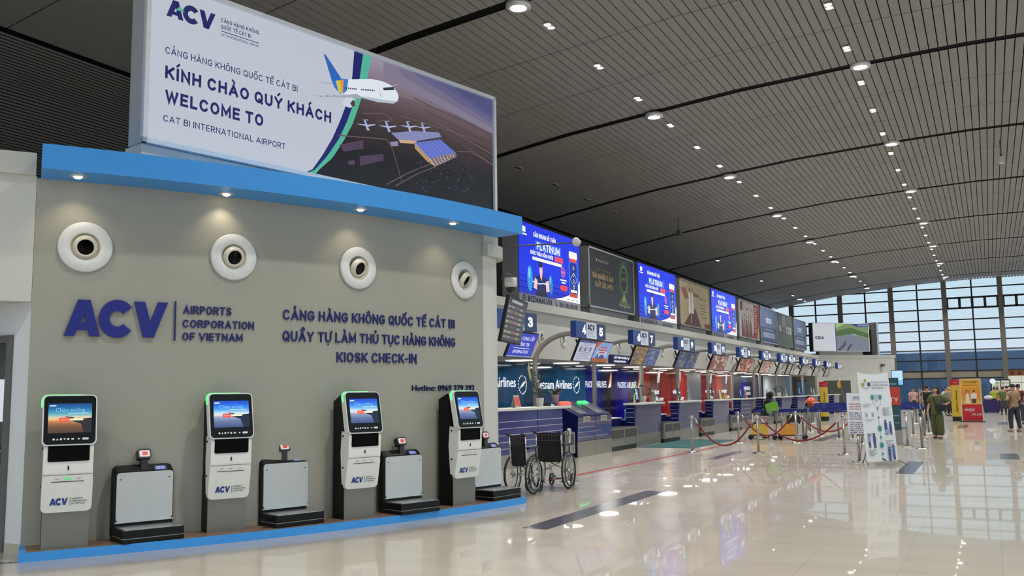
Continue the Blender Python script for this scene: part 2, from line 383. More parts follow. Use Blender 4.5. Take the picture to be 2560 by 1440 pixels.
# --- far glazed wall at y = 84
YW = 84.0
gl = glass_mat('window_glass', 'fbfdff', .12); film = glass_mat('window_film', 'c6d2de', .12)
cw = MB(M('6e6a62', .55))
for i in range(-2, 6):
    xx = -7.03+4.12*i
    cw.b2((xx-.19, YW-.25, 0), (xx+.19, YW+.15, ceil_z(max(-23, min(10.9, xx)))+.1))
struct(cw, 'trim_2')
hz = [2.35, 2.95, 3.82, 4.66, 5.45, 6.28, 7.14, 8.05, 8.95, 9.75]
n = 0
for i in range(-2, 5):
    xa, xb = -7.03+4.12*i+.19, -7.03+4.12*(i+1)-.19
    n += 1
    f = MB(M('22242a', .5)); ztop = max(ceil_z(xa), ceil_z(xb))
    for z in hz:
        if z < ztop-.1: f.b2((xa, YW-.06, z-.05), (xb, YW+.06, z+.05), M('5a5a58', .5) if z == 4.66 else None)
    xm = (xa+xb)/2; f.b2((xm-.06, YW-.07, 0), (xm+.06, YW+.07, ceil_z(xm)))
    zz = {0: None, 1: 8.05, 2: 8.05, -2: 6.28, -1: None}.get(i, 8.05 if i == 3 else None)
    if zz:
        z2 = hz[hz.index(zz)+1]
        for q in range(4):
            u0 = xa+(xb-xa)*q/4; u1 = xa+(xb-xa)*(q+1)/4
            f.b2((u0, YW-.09, zz), (u0+.1, YW+.05, z2)); f.b2((u1-.1, YW-.09, zz), (u1, YW+.05, z2)); f.b2((u0, YW-.09, zz), (u1, YW+.05, zz+.1)); f.b2((u0, YW-.09, z2-.1), (u1, YW+.05, z2))
    win = struct(f, 'window_%d' % n)
    p = MB(gl); p.add([(xa, YW, 4.7), (xb, YW, 4.7), (xb, YW, ceil_z(xb)), (xa, YW, ceil_z(xa))], [(0, 1, 2, 3)]); o = p.build('glass_pane', win)
    p = MB(film); p.add([(xa, YW, 2.95), (xb, YW, 2.95), (xb, YW, 4.62), (xa, YW, 4.62)], [(0, 1, 2, 3)]); p.build('tinted_pane', win)
    p = MB(film); p.add([(xa, YW, 0), (xb, YW, 0), (xb, YW, 2.3), (xa, YW, 2.3)], [(0, 1, 2, 3)]); p.build('tinted_pane', win)
    p = MB(M('8f8878', .6)); p.b2((xa, YW-.03, 2.37), (xb, YW+.05, 2.93)); p.build('spandrel', win)
out = MB(M('86a6d0', .7)); out.b2((-40, 92, 0), (40, 100, 4.75)); struct(out, 'outside_building')

# --- airline block: white bulkhead (fascia), cornice, soffit, glass back wall
XF = -10.85
fb = MB(WALLW); fb.b2((XF-.12, 12.6, 2.52), (XF, 68.5, 3.78)); struct(fb, 'wall_left')
co_ = MB(WHITE); co_.b2((XF-.9, 12.6, 3.78), (XF+.12, 68.6, 4.0)); struct(co_, 'trim_3')
sf = MB(M('9a9a98', .45)); sf.b2((-13.3, 12.6, 2.52), (XF-.12, 68.5, 2.62)); struct(sf, 'ceiling_soffit')
# far return wall running diagonally out into the hall
def seg_wall(mb, a, b, z0, z1, th, m=None):
    a = Vector((*a, 0)); b = Vector((*b, 0)); d = (b-a).normalized(); nn = Vector((-d.y, d.x, 0))*th
    vs = [a, b, b+nn, a+nn]; mb.add([(p.x, p.y, z) for z in (z0, z1) for p in vs], [(0, 1, 2, 3), (7, 6, 5, 4), (0, 4, 5, 1), (1, 5, 6, 2), (2, 6, 7, 3), (3, 7, 4, 0)], m)
RA, RB = (-10.9, 68.3), (-6.2, 73.3)
rw = MB(WALLW); seg_wall(rw, RA, RB, 0, 3.8, 1.2); seg_wall(rw, (-6.2, 73.3), (-6.35, 76), 0, 3.8, .3); struct(rw, 'wall_right')
rc = MB(WHITE); seg_wall(rc, (-10.95, 68.2), (-6.05, 73.4), 3.8, 4.02, 1.4); struct(rc, 'trim_4')
op = MB(M('4c4b48', .6)); seg_wall(op, (-10.5, 68.7), (-8.9, 70.4), 0, 2.2, .05)
op.T = Matrix.Translation((.08, -.08, 0)); struct(op, 'door_2')

# back glass panels of the airlines, one structure piece per airline
XG = -13.0
panel = [  # y0, y1, colour pair
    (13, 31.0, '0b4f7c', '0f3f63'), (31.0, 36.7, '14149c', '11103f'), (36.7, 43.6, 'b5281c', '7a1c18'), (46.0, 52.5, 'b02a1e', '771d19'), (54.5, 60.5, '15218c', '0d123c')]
for i, (a, b, c1, c2) in enumerate(panel):
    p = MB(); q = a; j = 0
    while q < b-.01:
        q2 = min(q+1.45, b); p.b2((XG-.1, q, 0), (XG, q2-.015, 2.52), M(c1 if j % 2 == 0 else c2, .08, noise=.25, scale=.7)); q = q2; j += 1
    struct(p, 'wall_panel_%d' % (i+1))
p = MB(M('8c9096', .3)); p.b2((XG-.1, 43.6, 0), (XG, 46.0, 2.52)); p.b2((XG-.1, 52.5, 0), (XG, 54.5, 2.52), M('1c2038', .3)); p.b2((XG-.1, 60.5, 0), (XG, 68.5, 2.52), M('b9c0c8', .4)); struct(p, 'wall_panel_6')

# --- floor inlays: dark dashes, seams are in the tile pattern
ink = M('4a4a52', .2, noise=.15, scale=4)
def inlay(name, x0, y0, x1, y1, m=ink, z=.002):
    p = MB(m); p.b2((x0, y0, 0), (x1, y1, z)); return struct(p, name)
for k, q in enumerate([(-5.0, 9.88, -4.67, 14.3), (-6.02, 21.3, -5.74, 24.45), (-1.67, 18.7, -1.36, 21.88), (.1, 23.1, .48, 25.0), (-5.0, 29.7, -4.65, 34.2), (-1.25, 40, -.9, 44), (.2, 44, .6, 47.5)]):
    inlay('floor_inlay_%d' % (k+1), *q)
cu = MB(ink)                                              # dark curved band in front of the platform's end
pts = [(-9.5, 5.2), (-8.6, 5.95), (-8.05, 6.75), (-7.75, 7.35)]
for (a, b), (c, d) in zip(pts, pts[1:]): seg_wall(cu, (a+.02, b-.03), (c+.02, d-.03), 0, .0015, .07)
struct(cu, 'floor_inlay_8')
# ================================================================ KIOSK STAND (curved)
CX, CY, RF, RW = -20.25, 14.25, 14.354, 13.845
def bend(q): a = q[0]/RW; r = RW-q[1]; return (CX+r*math.cos(a), CY+r*math.sin(a), q[2])
A = lambda deg: R(deg)*RW
def arc_slab(mb, a0, a1, r0, r1, z0, z1, n=40, m=None):
    vs = []; fs = []
    for i in range(n+1):
        a = R(a0+(a1-a0)*i/n)
        for r, z in ((r0, z0), (r1, z0), (r1, z1), (r0, z1)): vs.append((CX+r*math.cos(a), CY+r*math.sin(a), z))
    for i in range(n):
        for q in range(4): fs.append((4*i+q, 4*i+(q+1) % 4, 4*i+4+(q+1) % 4, 4*i+4+q))
    fs += [(0, 1, 2, 3), (4*n+3, 4*n+2, 4*n+1, 4*n)]
    return mb.add(vs, fs, m)
GREIGE = M('a3a094', .62, noise=.03, scale=30)
w1 = MB(GREIGE); arc_slab(w1, -35.2, -9.8, RW-.15, RW, 0, 3.94); struct(w1, 'wall_front')
w2 = MB(WALLW); arc_slab(w2, -62, -35.21, RW-.15, RW-.004, 2.61, 3.96); arc_slab(w2, -62, -35.21, RW-1.2, RW-.16, 2.61, 2.66)
struct(w2, 'wall_bulkhead')
w3 = MB(WHITE); arc_slab(w3, -62, -35.25, RW-.2, RW+.06, 3.96, 4.2); struct(w3, 'trim_5')
# door alcove to the left of the stand
al = MB(M('e4e4e8', .6, noise=.03)); al.b2((-9.24, 6.3, 0), (-8.96, 6.45, 2.62)); al.b2((-12.2, 6.3, 2.27), (-9.24, 6.45, 2.62)); al.b2((-12.2, 6.3, 0), (-10.3, 6.45, 2.27)); struct(al, 'wall_alcove')
bb = MB(M('c3bcae', .5)); bb.b2((-9.22, 6.285, 0), (-8.97, 6.31, .1)); struct(bb, 'baseboard_left')
d = MB(M('6d6c6a', .45)); d.b2((-10.3, 6.27, 0), (-10.22, 6.42, 2.27)); d.b2((-9.32, 6.27, 0), (-9.24, 6.42, 2.27)); d.b2((-10.22, 6.27, 2.19), (-9.32, 6.42, 2.27))
dr = struct(d, 'door_1')
p = MB(M('57585a', .4)); p.b2((-10.22, 6.33, 0), (-9.32, 6.38, 2.19)); p.build('door_leaf', dr)
p = MB(E('dfe8f0', .8)); p.b2((-9.62, 6.32, 1.35), (-9.38, 6.34, 1.8)); p.build('lit_glass_pane', dr)
p = MB(CHROME); p.b2((-9.42, 6.31, .92), (-9.36, 6.34, 1.12)); p.tube([(-9.39, 6.32, 1.04), (-9.39, 6.26, 1.04), (-9.52, 6.26, 1.04)], .012); p.build('door_handle', dr)
# white rounded end of the block, with its cornice
def end_path(off):
    a = R(-9.8); S = Vector((CX+(RW+off)*math.cos(a), CY+(RW+off)*math.sin(a), 0)); t = Vector((-math.sin(a), math.cos(a), 0)); l = Vector((-t.y, t.x, 0))
    pts = [S, S+t*.16]; rr_ = .5+off
    for i in range(1, 13): g = R(95*i/12); pts.append(S+t*(.16+rr_*math.sin(g))+l*(rr_*(1-math.cos(g))))
    pts.append(pts[-1]+(l*1.0-t*.09)*3.4)
    return pts
def strip(mb, pts, z0, z1, th=.1):
    for a, b in zip(pts, pts[1:]): seg_wall(mb, (a.x, a.y), (b.x, b.y), z0, z1, th)
we = MB(WALLW); strip(we, end_path(0.0), 0, 3.94); struct(we, 'wall_end')
we = MB(WHITE); strip(we, end_path(.10), 3.62, 3.8, .12); strip(we, end_path(.03), 3.8, 3.95, .12); struct(we, 'trim_6')
rf = MB(GREYM); arc_slab(rf, -62, -9, 10, RW-.1, 3.9, 3.98); struct(rf, 'ceiling_stand')

# platform and canopy
pf = MB(wood_mat()); arc_slab(pf, -35.0, -8.55, RW+.002, RF-.014, 0, .088)
o = pf.build('kiosk_platform', origin=(-7.2, 9, 0)); tag(o, 'low curved wood platform with blue edge below the kiosks', 'platform')
e = MB(BLUE); arc_slab(e, -35.05, -8.5, RF-.014, RF, 0, .09); arc_slab(e, -35.25, -35.0, RW+.01, RF, 0, .09, 3); e.build('blue_edge', o, origin=(-7.2, 9, 0))
cp = MB(BLUE); arc_slab(cp, -35.05, -8.5, RW-.3, RF, 3.94, 4.2)
o = cp.build('canopy', origin=(-7.2, 9, 4)); tag(o, 'long curved blue canopy above the grey kiosk wall', 'canopy')

# canopy downlights
for k, (x, y) in enumerate([(-8.487, 6.423), (-7.777, 7.856), (-6.99, 9.388), (-6.475, 10.815)]):
    t = thing('downlight', ['warm canopy downlight above the leftmost round vent', 'warm canopy downlight left of the second vent from the left', 'warm canopy downlight above the third vent from the left', 'warm canopy downlight nearest the right end of the blue canopy'][k], 'light', (x, y, 3.935), 0, 'downlights under the blue canopy')
    p = MB(FRAME); p.lathe([(.05, -.006), (.085, -.008), (.092, -.002), (.09, .004)], n=24, cap=False); p.build('trim_ring', t)
    p = MB(E('fff0d0', 9)); p.lathe([(0, -.028), (.03, -.022), (.048, -.004), (.048, 0)], n=20); p.build('bulb', t)
    a = math.atan2(y-CY, x-CX)
    add_light('downlight_beam', 'SPOT', (x, y, 3.90), 10, (1, .84, .62), .04, (R(10), 0, a+PI/2), R(105), .75)

# round air vents on the wall
def vent(label, loc, rz, s=1., aim=(0, -.75, -.6), group='round air vents on the grey kiosk wall'):
    t = thing('air_vent', label, 'vent', loc, rz, group)
    W = M('dcdcda', .4, noise=0)
    p = MB(W); p.lathe([(.150*s, .0), (.150*s, -.03*s), (.16*s, -.036*s), (.262*s, -.03*s), (.275*s, -.02*s), (.275*s, -.001)], ax='y', n=40, cap=False); p.build('flange', t)
    p = MB(M('c9c2b0', .4)); p.lathe([(.150*s, -.03*s), (.140*s, -.01*s), (.12*s, -.004)], ax='y', n=32, cap=False)
    p.build('socket', t)
    q = Vector((0, 0, 1)).rotation_difference(Vector(aim).normalized()).to_matrix().to_4x4()
    p = MB(M('d6d0c0', .35, noise=0), T=Matrix.Translation((0, -.01*s, 0)) @ q); p.lathe([(.128*s, -.01*s), (.124*s, .015*s), (.110*s, .04*s), (.096*s, .052*s), (.086*s, .05*s), (.082*s, .02*s)], n=30, cap=False); p.build('nozzle', t)
    p = MB(M('151413', .7), T=Matrix.Translation((0, -.01*s, 0)) @ q); p.lathe([(0, .03*s), (.0845*s, .03*s)], n=28); p.build('opening', t)
    return t
VL = ['leftmost round white air vent, above the big blue letters', 'second round white air vent from the left on the grey wall', 'third round white air vent from the left, above the blue title lettering', 'rightmost round white air vent on the grey wall, seen at a slant']
for k, a in enumerate((-33.15, -26.5, -19.54, -11.6)):
    r = RW+.004; vent(VL[k], (CX+r*math.cos(R(a)), CY+r*math.sin(R(a)), 3.222), R(a)+PI/2, 1, [(0, -1, -.22), (.06, -1, -.28), (.2, -1, -.42), (.35, -1, -.6)][k])

# raised lettering on the wall
LET = M('14187e', .3, noise=.1, scale=20); LET2 = M('0c1168', .35)
def wall_letters(name, label, rows, parts, logo=None, bars=None):
    c = bend((rows[0][1], -.02, rows[0][3]))
    t = thing(name, label, 'sign', c)
    for (body, s0, s1, z, h, bold), pn in zip(rows, parts):
        p = MB(LET2, map=bend); e_ = min(.014, h*.15); p.text(body, s0, z, h, -.004-e_, s1-s0, bold=bold, ext=e_); p.build(pn, t, origin=c)
    if logo:
        for (s0, s1, z, h) in [logo]:
            p = MB(LET, map=bend); p.logo(s0, z, s1-s0, h, -.036, ext=.032); p.build('logo_letters', t, origin=c)
    if bars:
        p = MB(LET2, map=bend); p.b2((bars[0]-.006, -.03, bars[1]), (bars[0]+.006, -.004, bars[2])); p.build('divider_bar', t, origin=c)
    return t
wall_letters('wall_logo', 'big blue raised three-letter logo with small company name on the grey wall', [('AIRPORTS', -6.97, -6.415, 2.527, .095, .02), ('CORPORATION', -6.97, -6.14, 2.372, .09, .02), ('OF VIETNAM', -6.97, -6.275, 2.28-.055, .09, .02)], ['company_name_line']*3, (-8.19, -7.14, 2.25, .395), (-7.055, 2.22, 2.67))
wall_letters('wall_title', 'three rows of blue raised capital lettering left of the rightmost vent', [('CẢNG HÀNG KHÔNG QUỐC TẾ CÁT BI', -5.775, -3.015, 2.505, .125, .016), ('QUẦY TỰ LÀM THỦ TỤC HÀNG KHÔNG', -5.775, -3.005, 2.245, .125, .016), ('KIOSK CHECK-IN', -5.035, -3.75, 2.0, .125, .016)], ['title_line']*3)
wall_letters('hotline_sign', 'small blue raised hotline number above the rightmost kiosk', [('Hotline: 0969 279 292', -3.83, -2.595, 1.63, .075, .006)], ['number_line'])

# ---------------------------------------------------------------- self check-in kiosks
KW = M('e9e8e3', .35, noise=.02); KB = M('0a0a0b', .45, noise=.05, spec=.25); KS = M('85817a', .38, .75, noise=.06, scale=14)
def kiosk(label, x, y, a, warm):
    t = thing('check_in_kiosk', label, 'kiosk', (x, y, .088), R(a)+PI/2, 'self check-in kiosks along the grey wall')
    p = MB(KB); p.b2((-.21, 0, 0), (.21, .27, .62)); p.prism([(.02, .6), (.27, .6), (.27, 1.42), (.10, 1.5), (.0, .9)], -.205, .205, ax='x'); p.build('cabinet', t, bevel=.006)
    p = MB(KS); p.b2((-.215, -.012, 0), (.215, 0, .55)); p.build('steel_plinth', t)
    # white shell, leaning in at the foot
    p = MB(KW); prof = [(-.052, .41), (-.125, .76), (-.135, 1.02), (.035, 1.06), (.06, .8), (.03, .42)]
    p.prism(prof, -.228, .228, ax='x'); p.build('shell', t, bevel=.022)
    f = lambda z: -.045-.08*(z-.36)/.40-.002
    p = MB(KW)
    SH = Matrix(((1, 0, 0, 0), (0, 1, -.2, -.045+.2*.36-.004), (0, 0, 1, 0), (0, 0, 0, 1)))
    p.T = SH; p.rrect(-.232, .362, .232, .735, .05, 0, .05); lp = p.build('front_panel', t)
    q = MB(M('2f2f30', .5), T=SH); q.b2((-.15, -.003, .665), (.15, .002, .672)); q.b2((-.222, -.002, .7345), (.222, .002, .738))
    for xx in (-.1, 0, .1): q.b2((xx-.018, -.003, .696), (xx+.018, .002, .701), M('8b8b88', .4))
    q.build('ticket_slot', lp)
    if warm:
        q = MB(E('35c878', 1.3), T=SH); q.b2((-.03, -.006, .692), (.03, 0, .706)); q.build('slot_light', lp)
    q = MB(M('24408f', .4, noise=0), T=SH); q.logo(-.155, .435, .165, .068, -.004); q.b2((.03, -.004, .43), (.033, -.001, .51), M('555555'))
    for i, s in enumerate(('AIRPORTS', 'CORPORATION', 'OF VIETNAM')): q.text(s, .045, .487-.025*i, .016, -.004, (.1, .14, .12)[i], m=M('4a4a55', .5), bold=.02)
    q.build('logo_print', lp)
    p = MB(M('020202', .6, spec=.1)); p.rrect(-.19, .87, .19, 1.04, .015, -.14, -.12); p.build('document_recess', t)
    p = MB(KB); p.b2((-.006, -.134, .785), (.006, -.12, .825)); p.build('card_slot', t)
    # head
    H = Matrix.Translation((0, -.155, 1.03)) @ Matrix.Rotation(R(-11.5), 4, 'X')
    p = MB(KW, T=H); p.rrect(-.25, 0, .25, .515, .05, 0, .085); hd = p.build('head', t, bevel=.008)
    p = MB(M('0b0b0c', .25, noise=0, spec=.3), T=H); p.rrect(-.238, .012, .238, .503, .042, -.006, .004); bz = p.build('bezel', hd)
    p = MB(T=H); x0, x1, z0, z1 = -.2, .2, .125, .425; y = -.0085
    ramp = ['0f3f78', '1d5f96', '2f80a8', '63a3b0', 'b9bfae', 'e8b478', 'b0764a', '6d4a35', '4a372e'] if warm else ['1440b4', '1e5fd0', '2f80dc', '66aadc', 'b8d2e0', 'd8d0c8', '8a94b0', '5d6c94', '3c4a78']
    zs = [1, .86, .74, .63, .54, .47, .38, .22, 0]; NS = 30
    for i in range(NS):
        v = 1-(i+.5)/NS; j = max(q for q in range(8) if zs[q] >= v); f_ = (zs[j]-v)/(zs[j]-zs[j+1]); ca, cb_ = ramp[j], ramp[j+1]
        c = '%02x%02x%02x' % tuple(int(int(ca[q:q+2], 16)*(1-f_)+int(cb_[q:q+2], 16)*f_) for q in (0, 2, 4))
        p.rect(x0, z0+(z1-z0)*(1-(i+1)/NS), x1, z0+(z1-z0)*(1-i/NS), y, E(c, 1.15))
    y -= .0008; dk = E('1a2238' if not warm else '2c2630', .9)
    p.poly([(x0+.20, z0+.125), (x0+.30, z0+.14), (x1, z0+.15), (x1, z0), (x1-.07, z0), (x0+.30, z0+.09)], y, dk)
    p.poly([(x0+.15, z0+.17), (x0+.24, z0+.155), (x0+.22, z0+.145), (x0+.18, z0+.15)], y, dk)
    p.text('Chào mừng', .0, z1-.085, .038, y, .27, m=E('8fc0e8', 1), align='c')
    p.rect(-.02, z1-.105, .17, z1-.098, y, E('cfe4f2', 1)); p.rect(x0+.012, z1-.028, x0+.07, z1-.018, y, E('f4f8ff', 1.2))
    p.rect(-.10, z0+.112, -.005, z0+.155, y-.0005, E('e0412e', 1.3)); p.rect(-.01, z0+.125, .12, z0+.14, y-.0003, E('f3e6c0', 1.2))
    p.text('CHECK-IN', -.052, z0+.127, .014, y-.001, .07, m=E('ffd9d0', 1.2), align='c'); p.build('screen', hd)
    p = MB(M('e8e8e6', .4, noise=0), T=H); y = -.0075
    for i, xx in enumerate((-.145, -.112, -.079, -.046, -.013)):
        if i % 2 == 0: p.ell(xx, .062, .011, .011, y, n=10)
        else: p.poly([(xx-.012, .053+.018*(i == 3)), (xx+.012, .053+.018*(i == 3)), (xx, .071-.018*(i == 3))], y)
    p.rrect(.015, .055, .04, .07, .005, y, y+.003); p.build('arrow_buttons', hd)
    p = MB(M('e8e8e6', .4, noise=0), T=H); p.rrect(.115, .052, .175, .073, .01, y, y+.003); p.ell(.082, .062, .01, .008, y, n=8); p.build('enter_button', hd)
    p = MB(M('050505', .2), T=H); p.rrect(-.03, .455, .03, .475, .008, -.009, 0); p.build('camera_window', hd)
    p = MB(E('4ae36a', 2.6), T=H); pts = [(-.252, .05, .40), (-.252, .05, .47)]+[(-.202-.05*math.cos(R(g)), .05, .467+.05*math.sin(R(g))) for g in (30, 60, 90)]+[(.12, .05, .517)]
    p.tube(pts, .012, n=8); p.build('status_light', hd)
    for zz in (.62, 1.0):
        p = MB(KB); p.lathe([(0, 0), (.012, 0), (.012, .01)], ((-.236), -.0, zz), ax='x', n=10); p.build('lock', t)
    return t
KL = ['white self check-in kiosk at the left end with the orange-tinted screen', 'second white self check-in kiosk from the left, below the second vent', 'white self check-in kiosk between the second and third luggage scales', 'rightmost white self check-in kiosk, turned to show its black side']
for k, (x, y, a) in enumerate([(-8.395, 6.37, -33.6), (-7.70, 7.885, -27.5), (-6.955, 9.34, -21.0), (-6.44, 11.0, -13.5)]): kiosk(KL[k], x, y, a, k == 0)

# ---------------------------------------------------------------- luggage scales
def scale(label, x, y, rz):
    t = thing('luggage_scale', label, 'scale', (x, y, .088), rz, 'black luggage scales on the platform')
    w_ = .315; B = M('0b0b0c', .45, spec=.3)
    p = MB(B); p.b2((-w_, 0, 0), (w_, .44, .048)); p.b2((-w_, 0, .054), (w_, .44, .135)); p.build('base', t, bevel=.006)
    p = MB(M('8a8a88', .4)); p.b2((-w_+.003, .003, .047), (w_-.003, .43, .055)); p.build('light_groove', t)
    p = MB(M('b9bab8', .3, .8)); p.b2((-w_+.02, .012, .135), (w_-.02, .40, .142)); p.build('weighing_plate', t)
    p = MB(B); oa, ob = rr(-w_, 0, w_, .712, .05), rr(-w_, 0, w_, .772, .06); na = len(oa); oc = ob
    p.add([(a, .372, b) for a, b in oa]+[(a, .435, b) for a, b in ob]+[(a, .475, b) for a, b in oc], [tuple(range(na)), tuple(range(3*na-1, 2*na-1, -1))]+[(i+o, (i+1) % na+o, (i+1) % na+na+o, i+na+o) for o in (0, na) for i in range(na)]); p.build('back_frame', t)
    p = MB(M('c9cccc', .4, .25, noise=.03)); p.rrect(-w_+.025, .19, w_-.012, .70, .035, .355, .3715); p.b2((-w_+.015, .335, .175), (w_-.01, .37, .19))
    for xx in (-.25, .26): p.box((xx, .353, .63), (.012, .004, .012), M('444444'))
    p.build('back_plate', t)
    p = MB(M('2a2a2c', .4)); p.b2((-.035, .385, .715), (.035, .44, .83)); p.T = Matrix.Translation((0, .40, .83)) @ Matrix.Rotation(R(-22), 4, 'X'); p.rrect(-.07, 0, .07, .11, .02, -.03, .05); sc_ = p.build('scanner', t)
    q = MB(T=p.T); q.rrect(-.055, .02, .055, .09, .01, -.034, -.03, E('e8d8d4', .8)); q.rect(-.025, .035, .03, .075, -.0345, E('d8483c', .9)); q.build('scan_window', sc_)
    p = MB(T=Matrix.Translation((.17, .372, .706)) @ Matrix.Rotation(R(-43), 4, 'X')); p.rrect(-.065, -.002, .065, .062, .006, -.008, .0, M('23242c')); p.rect(-.056, .006, .056, .054, -.0085, E('6f78c8', .9))
    for i in range(2): p.text(('WEIGHT KG', '00.00')[i], 0, .034-.02*i, .011, -.009, .08, m=E('dfe4ff', 1), align='c')
    p.build('display', t)
    return t
SL_ = ['black luggage scale between the first and second kiosks', 'black luggage scale between the second and third kiosks', 'black luggage scale just left of the rightmost kiosk', 'black luggage scale half hidden behind the rightmost kiosk']
for k, (x, y, g) in enumerate([(-7.87, 7.03, 24), (-7.20, 8.56, 19), (-6.50, 10.03, 18), (-6.18, 11.78, 11)]): scale(SL_[k], x, y, R(90-g))
for k, (x, y, a, L) in enumerate([(-8.16, 6.97, -31, .42), (-7.42, 8.3, -26, .3)]):
    p = MB(BLK); p.tube([(-.1, 0, .006), (.05, .02, .006), (L*.6, -.01, .006), (L, .03, .006)], .006, n=6); o = p.build('power_cord'); o.location = (x, y, .088); o.rotation_euler = (0, 0, R(a)+PI/2)
    tag(o, ['thin black power cord on the platform right of the leftmost kiosk', 'thin black power cord on the platform right of the second kiosk'][k], 'cord')

# ---------------------------------------------------------------- welcome billboard above the canopy
BX, BY, BA = -8.31, 7.08, 12.6
t = thing('billboard', 'huge white framed welcome billboard with an aircraft above the blue canopy', 'billboard', (BX, BY, 4.45), R(90-BA))
BW, BH = 6.1, 2.0
p = MB(M('b4b5b6', .4)); p.b2((0, .02, 0), (BW, .30, BH)); p.build('light_box', t)
p = MB(M('e2e4e6', .35, .1)); fw = .055
p.b2((0, -.03, 0), (BW, .03, fw)); p.b2((0, -.03, BH-fw), (BW, .03, BH)); p.b2((0, -.03, 0), (fw, .03, BH)); p.b2((BW-fw, -.03, 0), (BW, .03, BH)); p.build('frame', t)
EB = 1.0
bg_ = MB(); x0, z0, x1, z1 = fw, fw, BW-fw, BH-fw; WD = x1-x0; HT = 1.86
U = lambda u: x0+u*WD
V = lambda v: z0+v*HT
SW = [(0, .372, .378, .398), (.024, .388, .394, .403), (.15, .417, .430, .446), (.30, .446, .463, .478), (.45, .468, .487, .505), (.60, .487, .506, .523), (.80, .502, .524, .546), (1.017, .508, .535, .561)]
def swx(v, c):
    for p_, q_ in zip(SW, SW[1:]):
        if v <= q_[0]: return p_[c]+(q_[c]-p_[c])*(v-p_[0])/(q_[0]-p_[0])
    return SW[-1][c]
bg_.rect(x0, z0, x1, z1, .015, E('b9bfca', .95))
def grad(mb, c0, c1, n, va, vb, y):
    for i in range(n):
        a, b = va+(vb-va)*i/n, va+(vb-va)*(i+1)/n; k = (i+.5)/n
        col = tuple(int(int(c0[j:j+2], 16)*(1-k)+int(c1[j:j+2], 16)*k) for j in (0, 2, 4))
        mb.poly([(U(swx(a, 3)), V(a)), (U(1), V(a)), (U(1), V(b)), (U(swx(b, 3)), V(b))], y, E('%02x%02x%02x' % col, .9))
grad(bg_, '15131a', '1d181c', 6, 0, .25, .013); grad(bg_, '1d181c', '4a3c3e', 8, .25, .58, .013); grad(bg_, '4a3c3e', '6e5e66', 6, .58, .78, .013); grad(bg_, '7a6a74', '9c92a4', 6, .78, 1.017, .013)
sky = [('857c92', .90, .81), ('77708c', .95, .86), ('66638a', .99, .90), ('595a86', 1.017, .94), ('4e527e', 1.017, .97)]
for i, (c, vl, vr) in enumerate(sky): bg_.poly([(U(.60+.06*i), V(vl)), (U(1), V(vr-.10)), (U(1), V(1.017)), (U(.60+.05*i), V(1.017))], .0128-.0002*i, E(c, .85))
for i in range(7): bg_.line([(U(.70+.02*i), V(.80-.035*i)), (U(1), V(.70-.045*i))], .018, .0116, E(['5c4c52', '6c5a60', '54464a'][i % 3], .8))
for c1, c2, c in ((1, 2, '1c1f66'), (2, 3, '4fae94')):
    for i in range(30):
        a, b = 1.017*i/30, 1.017*(i+1)/30; bg_.poly([(U(swx(a, c1)), V(a)), (U(swx(a, c2)), V(a)), (U(swx(b, c2)), V(b)), (U(swx(b, c1)), V(b))], .0112, E(c, .95))
art = bg_.build('poster', t)
ty = .009
NVY = E('20245e', .95)
def TX(name, items):
    tx = MB(NVY)
    for (q, u, v, h, wd, bo) in items: tx.text(q, U(u), V(v), h, ty, wd, bold=bo)
    tx.build(name, t)
WU = lambda a, b: (b-a)*WD
tx = MB(NVY); tx.logo(U(.034), V(.812), WU(.034, .141), .215, ty); tx.poly([(U(.053), V(.868)), (U(.062), V(.90)), (U(.073), V(.872))], ty-.001, E('4fae90', 1)); tx.build('logo_letters', t)
tx = MB(NVY); tx.rect(U(.154), V(.827), U(.245), V(.832), ty); tx.build('rule', t)
TX('small_name', [('CẢNG HÀNG KHÔNG', .154, .891, .05, WU(.154, .246), .022)]); TX('small_name', [('QUỐC TẾ CÁT BI', .154, .847, .05, WU(.154, .226), .022)]); TX('small_name', [('CAT BI INTERNATIONAL AIRPORT', .154, .798, .032, WU(.154, .246), .01)])
TX('airport_name', [('CẢNG HÀNG KHÔNG QUỐC TẾ CÁT BI', .034, .568, .082, WU(.034, .347), .005)]); TX('greeting', [('KÍNH CHÀO QUÝ KHÁCH', .034, .408, .152, WU(.034, .441), .045)])
TX('greeting', [('WELCOME TO', .036, .253, .152, WU(.036, .26), .045)]); TX('airport_name', [('CAT BI INTERNATIONAL AIRPORT', .034, .131, .078, WU(.034, .318), .005)])
ac = MB(); y = .008
def AP(pts, c, dy=0., s_=1.): ac.poly([(U(a), V(b)) for a, b in pts], y-dy, E(c, s_))
AP([(.624, .841), (.652, .88), (.634, .843)], '8d98a6'); AP([(.381, .673), (.444, .714), (.444, .703)], '9aa6b4')
AP([(.418, .913), (.424, .91), (.47, .767), (.442, .726)], '2a5fae'); AP([(.442, .726), (.47, .767), (.49, .78), (.477, .663), (.466, .648), (.449, .686)], '2f6dbf', .0003)
AP([(.49, .78), (.561, .842), (.595, .853), (.620, .846), (.632, .835), (.642, .812), (.648, .787), (.649, .764), (.645, .73), (.632, .701), (.581, .674), (.529, .669), (.471, .652)], 'd5dce4', .0006)
AP([(.471, .652), (.529, .669), (.581, .674), (.632, .701), (.645, .73), (.61, .712), (.552, .690)], 'aab5c2', .0009)
AP([(.453, .737), (.464, .75), (.473, .659), (.462, .656)], 'c8bc4a', .0012); AP([(.464, .75), (.476, .765), (.478, .70), (.468, .65)], 'd9913c', .0012); AP([(.476, .765), (.49, .78), (.486, .69), (.474, .652)], '3a74c0', .0013)
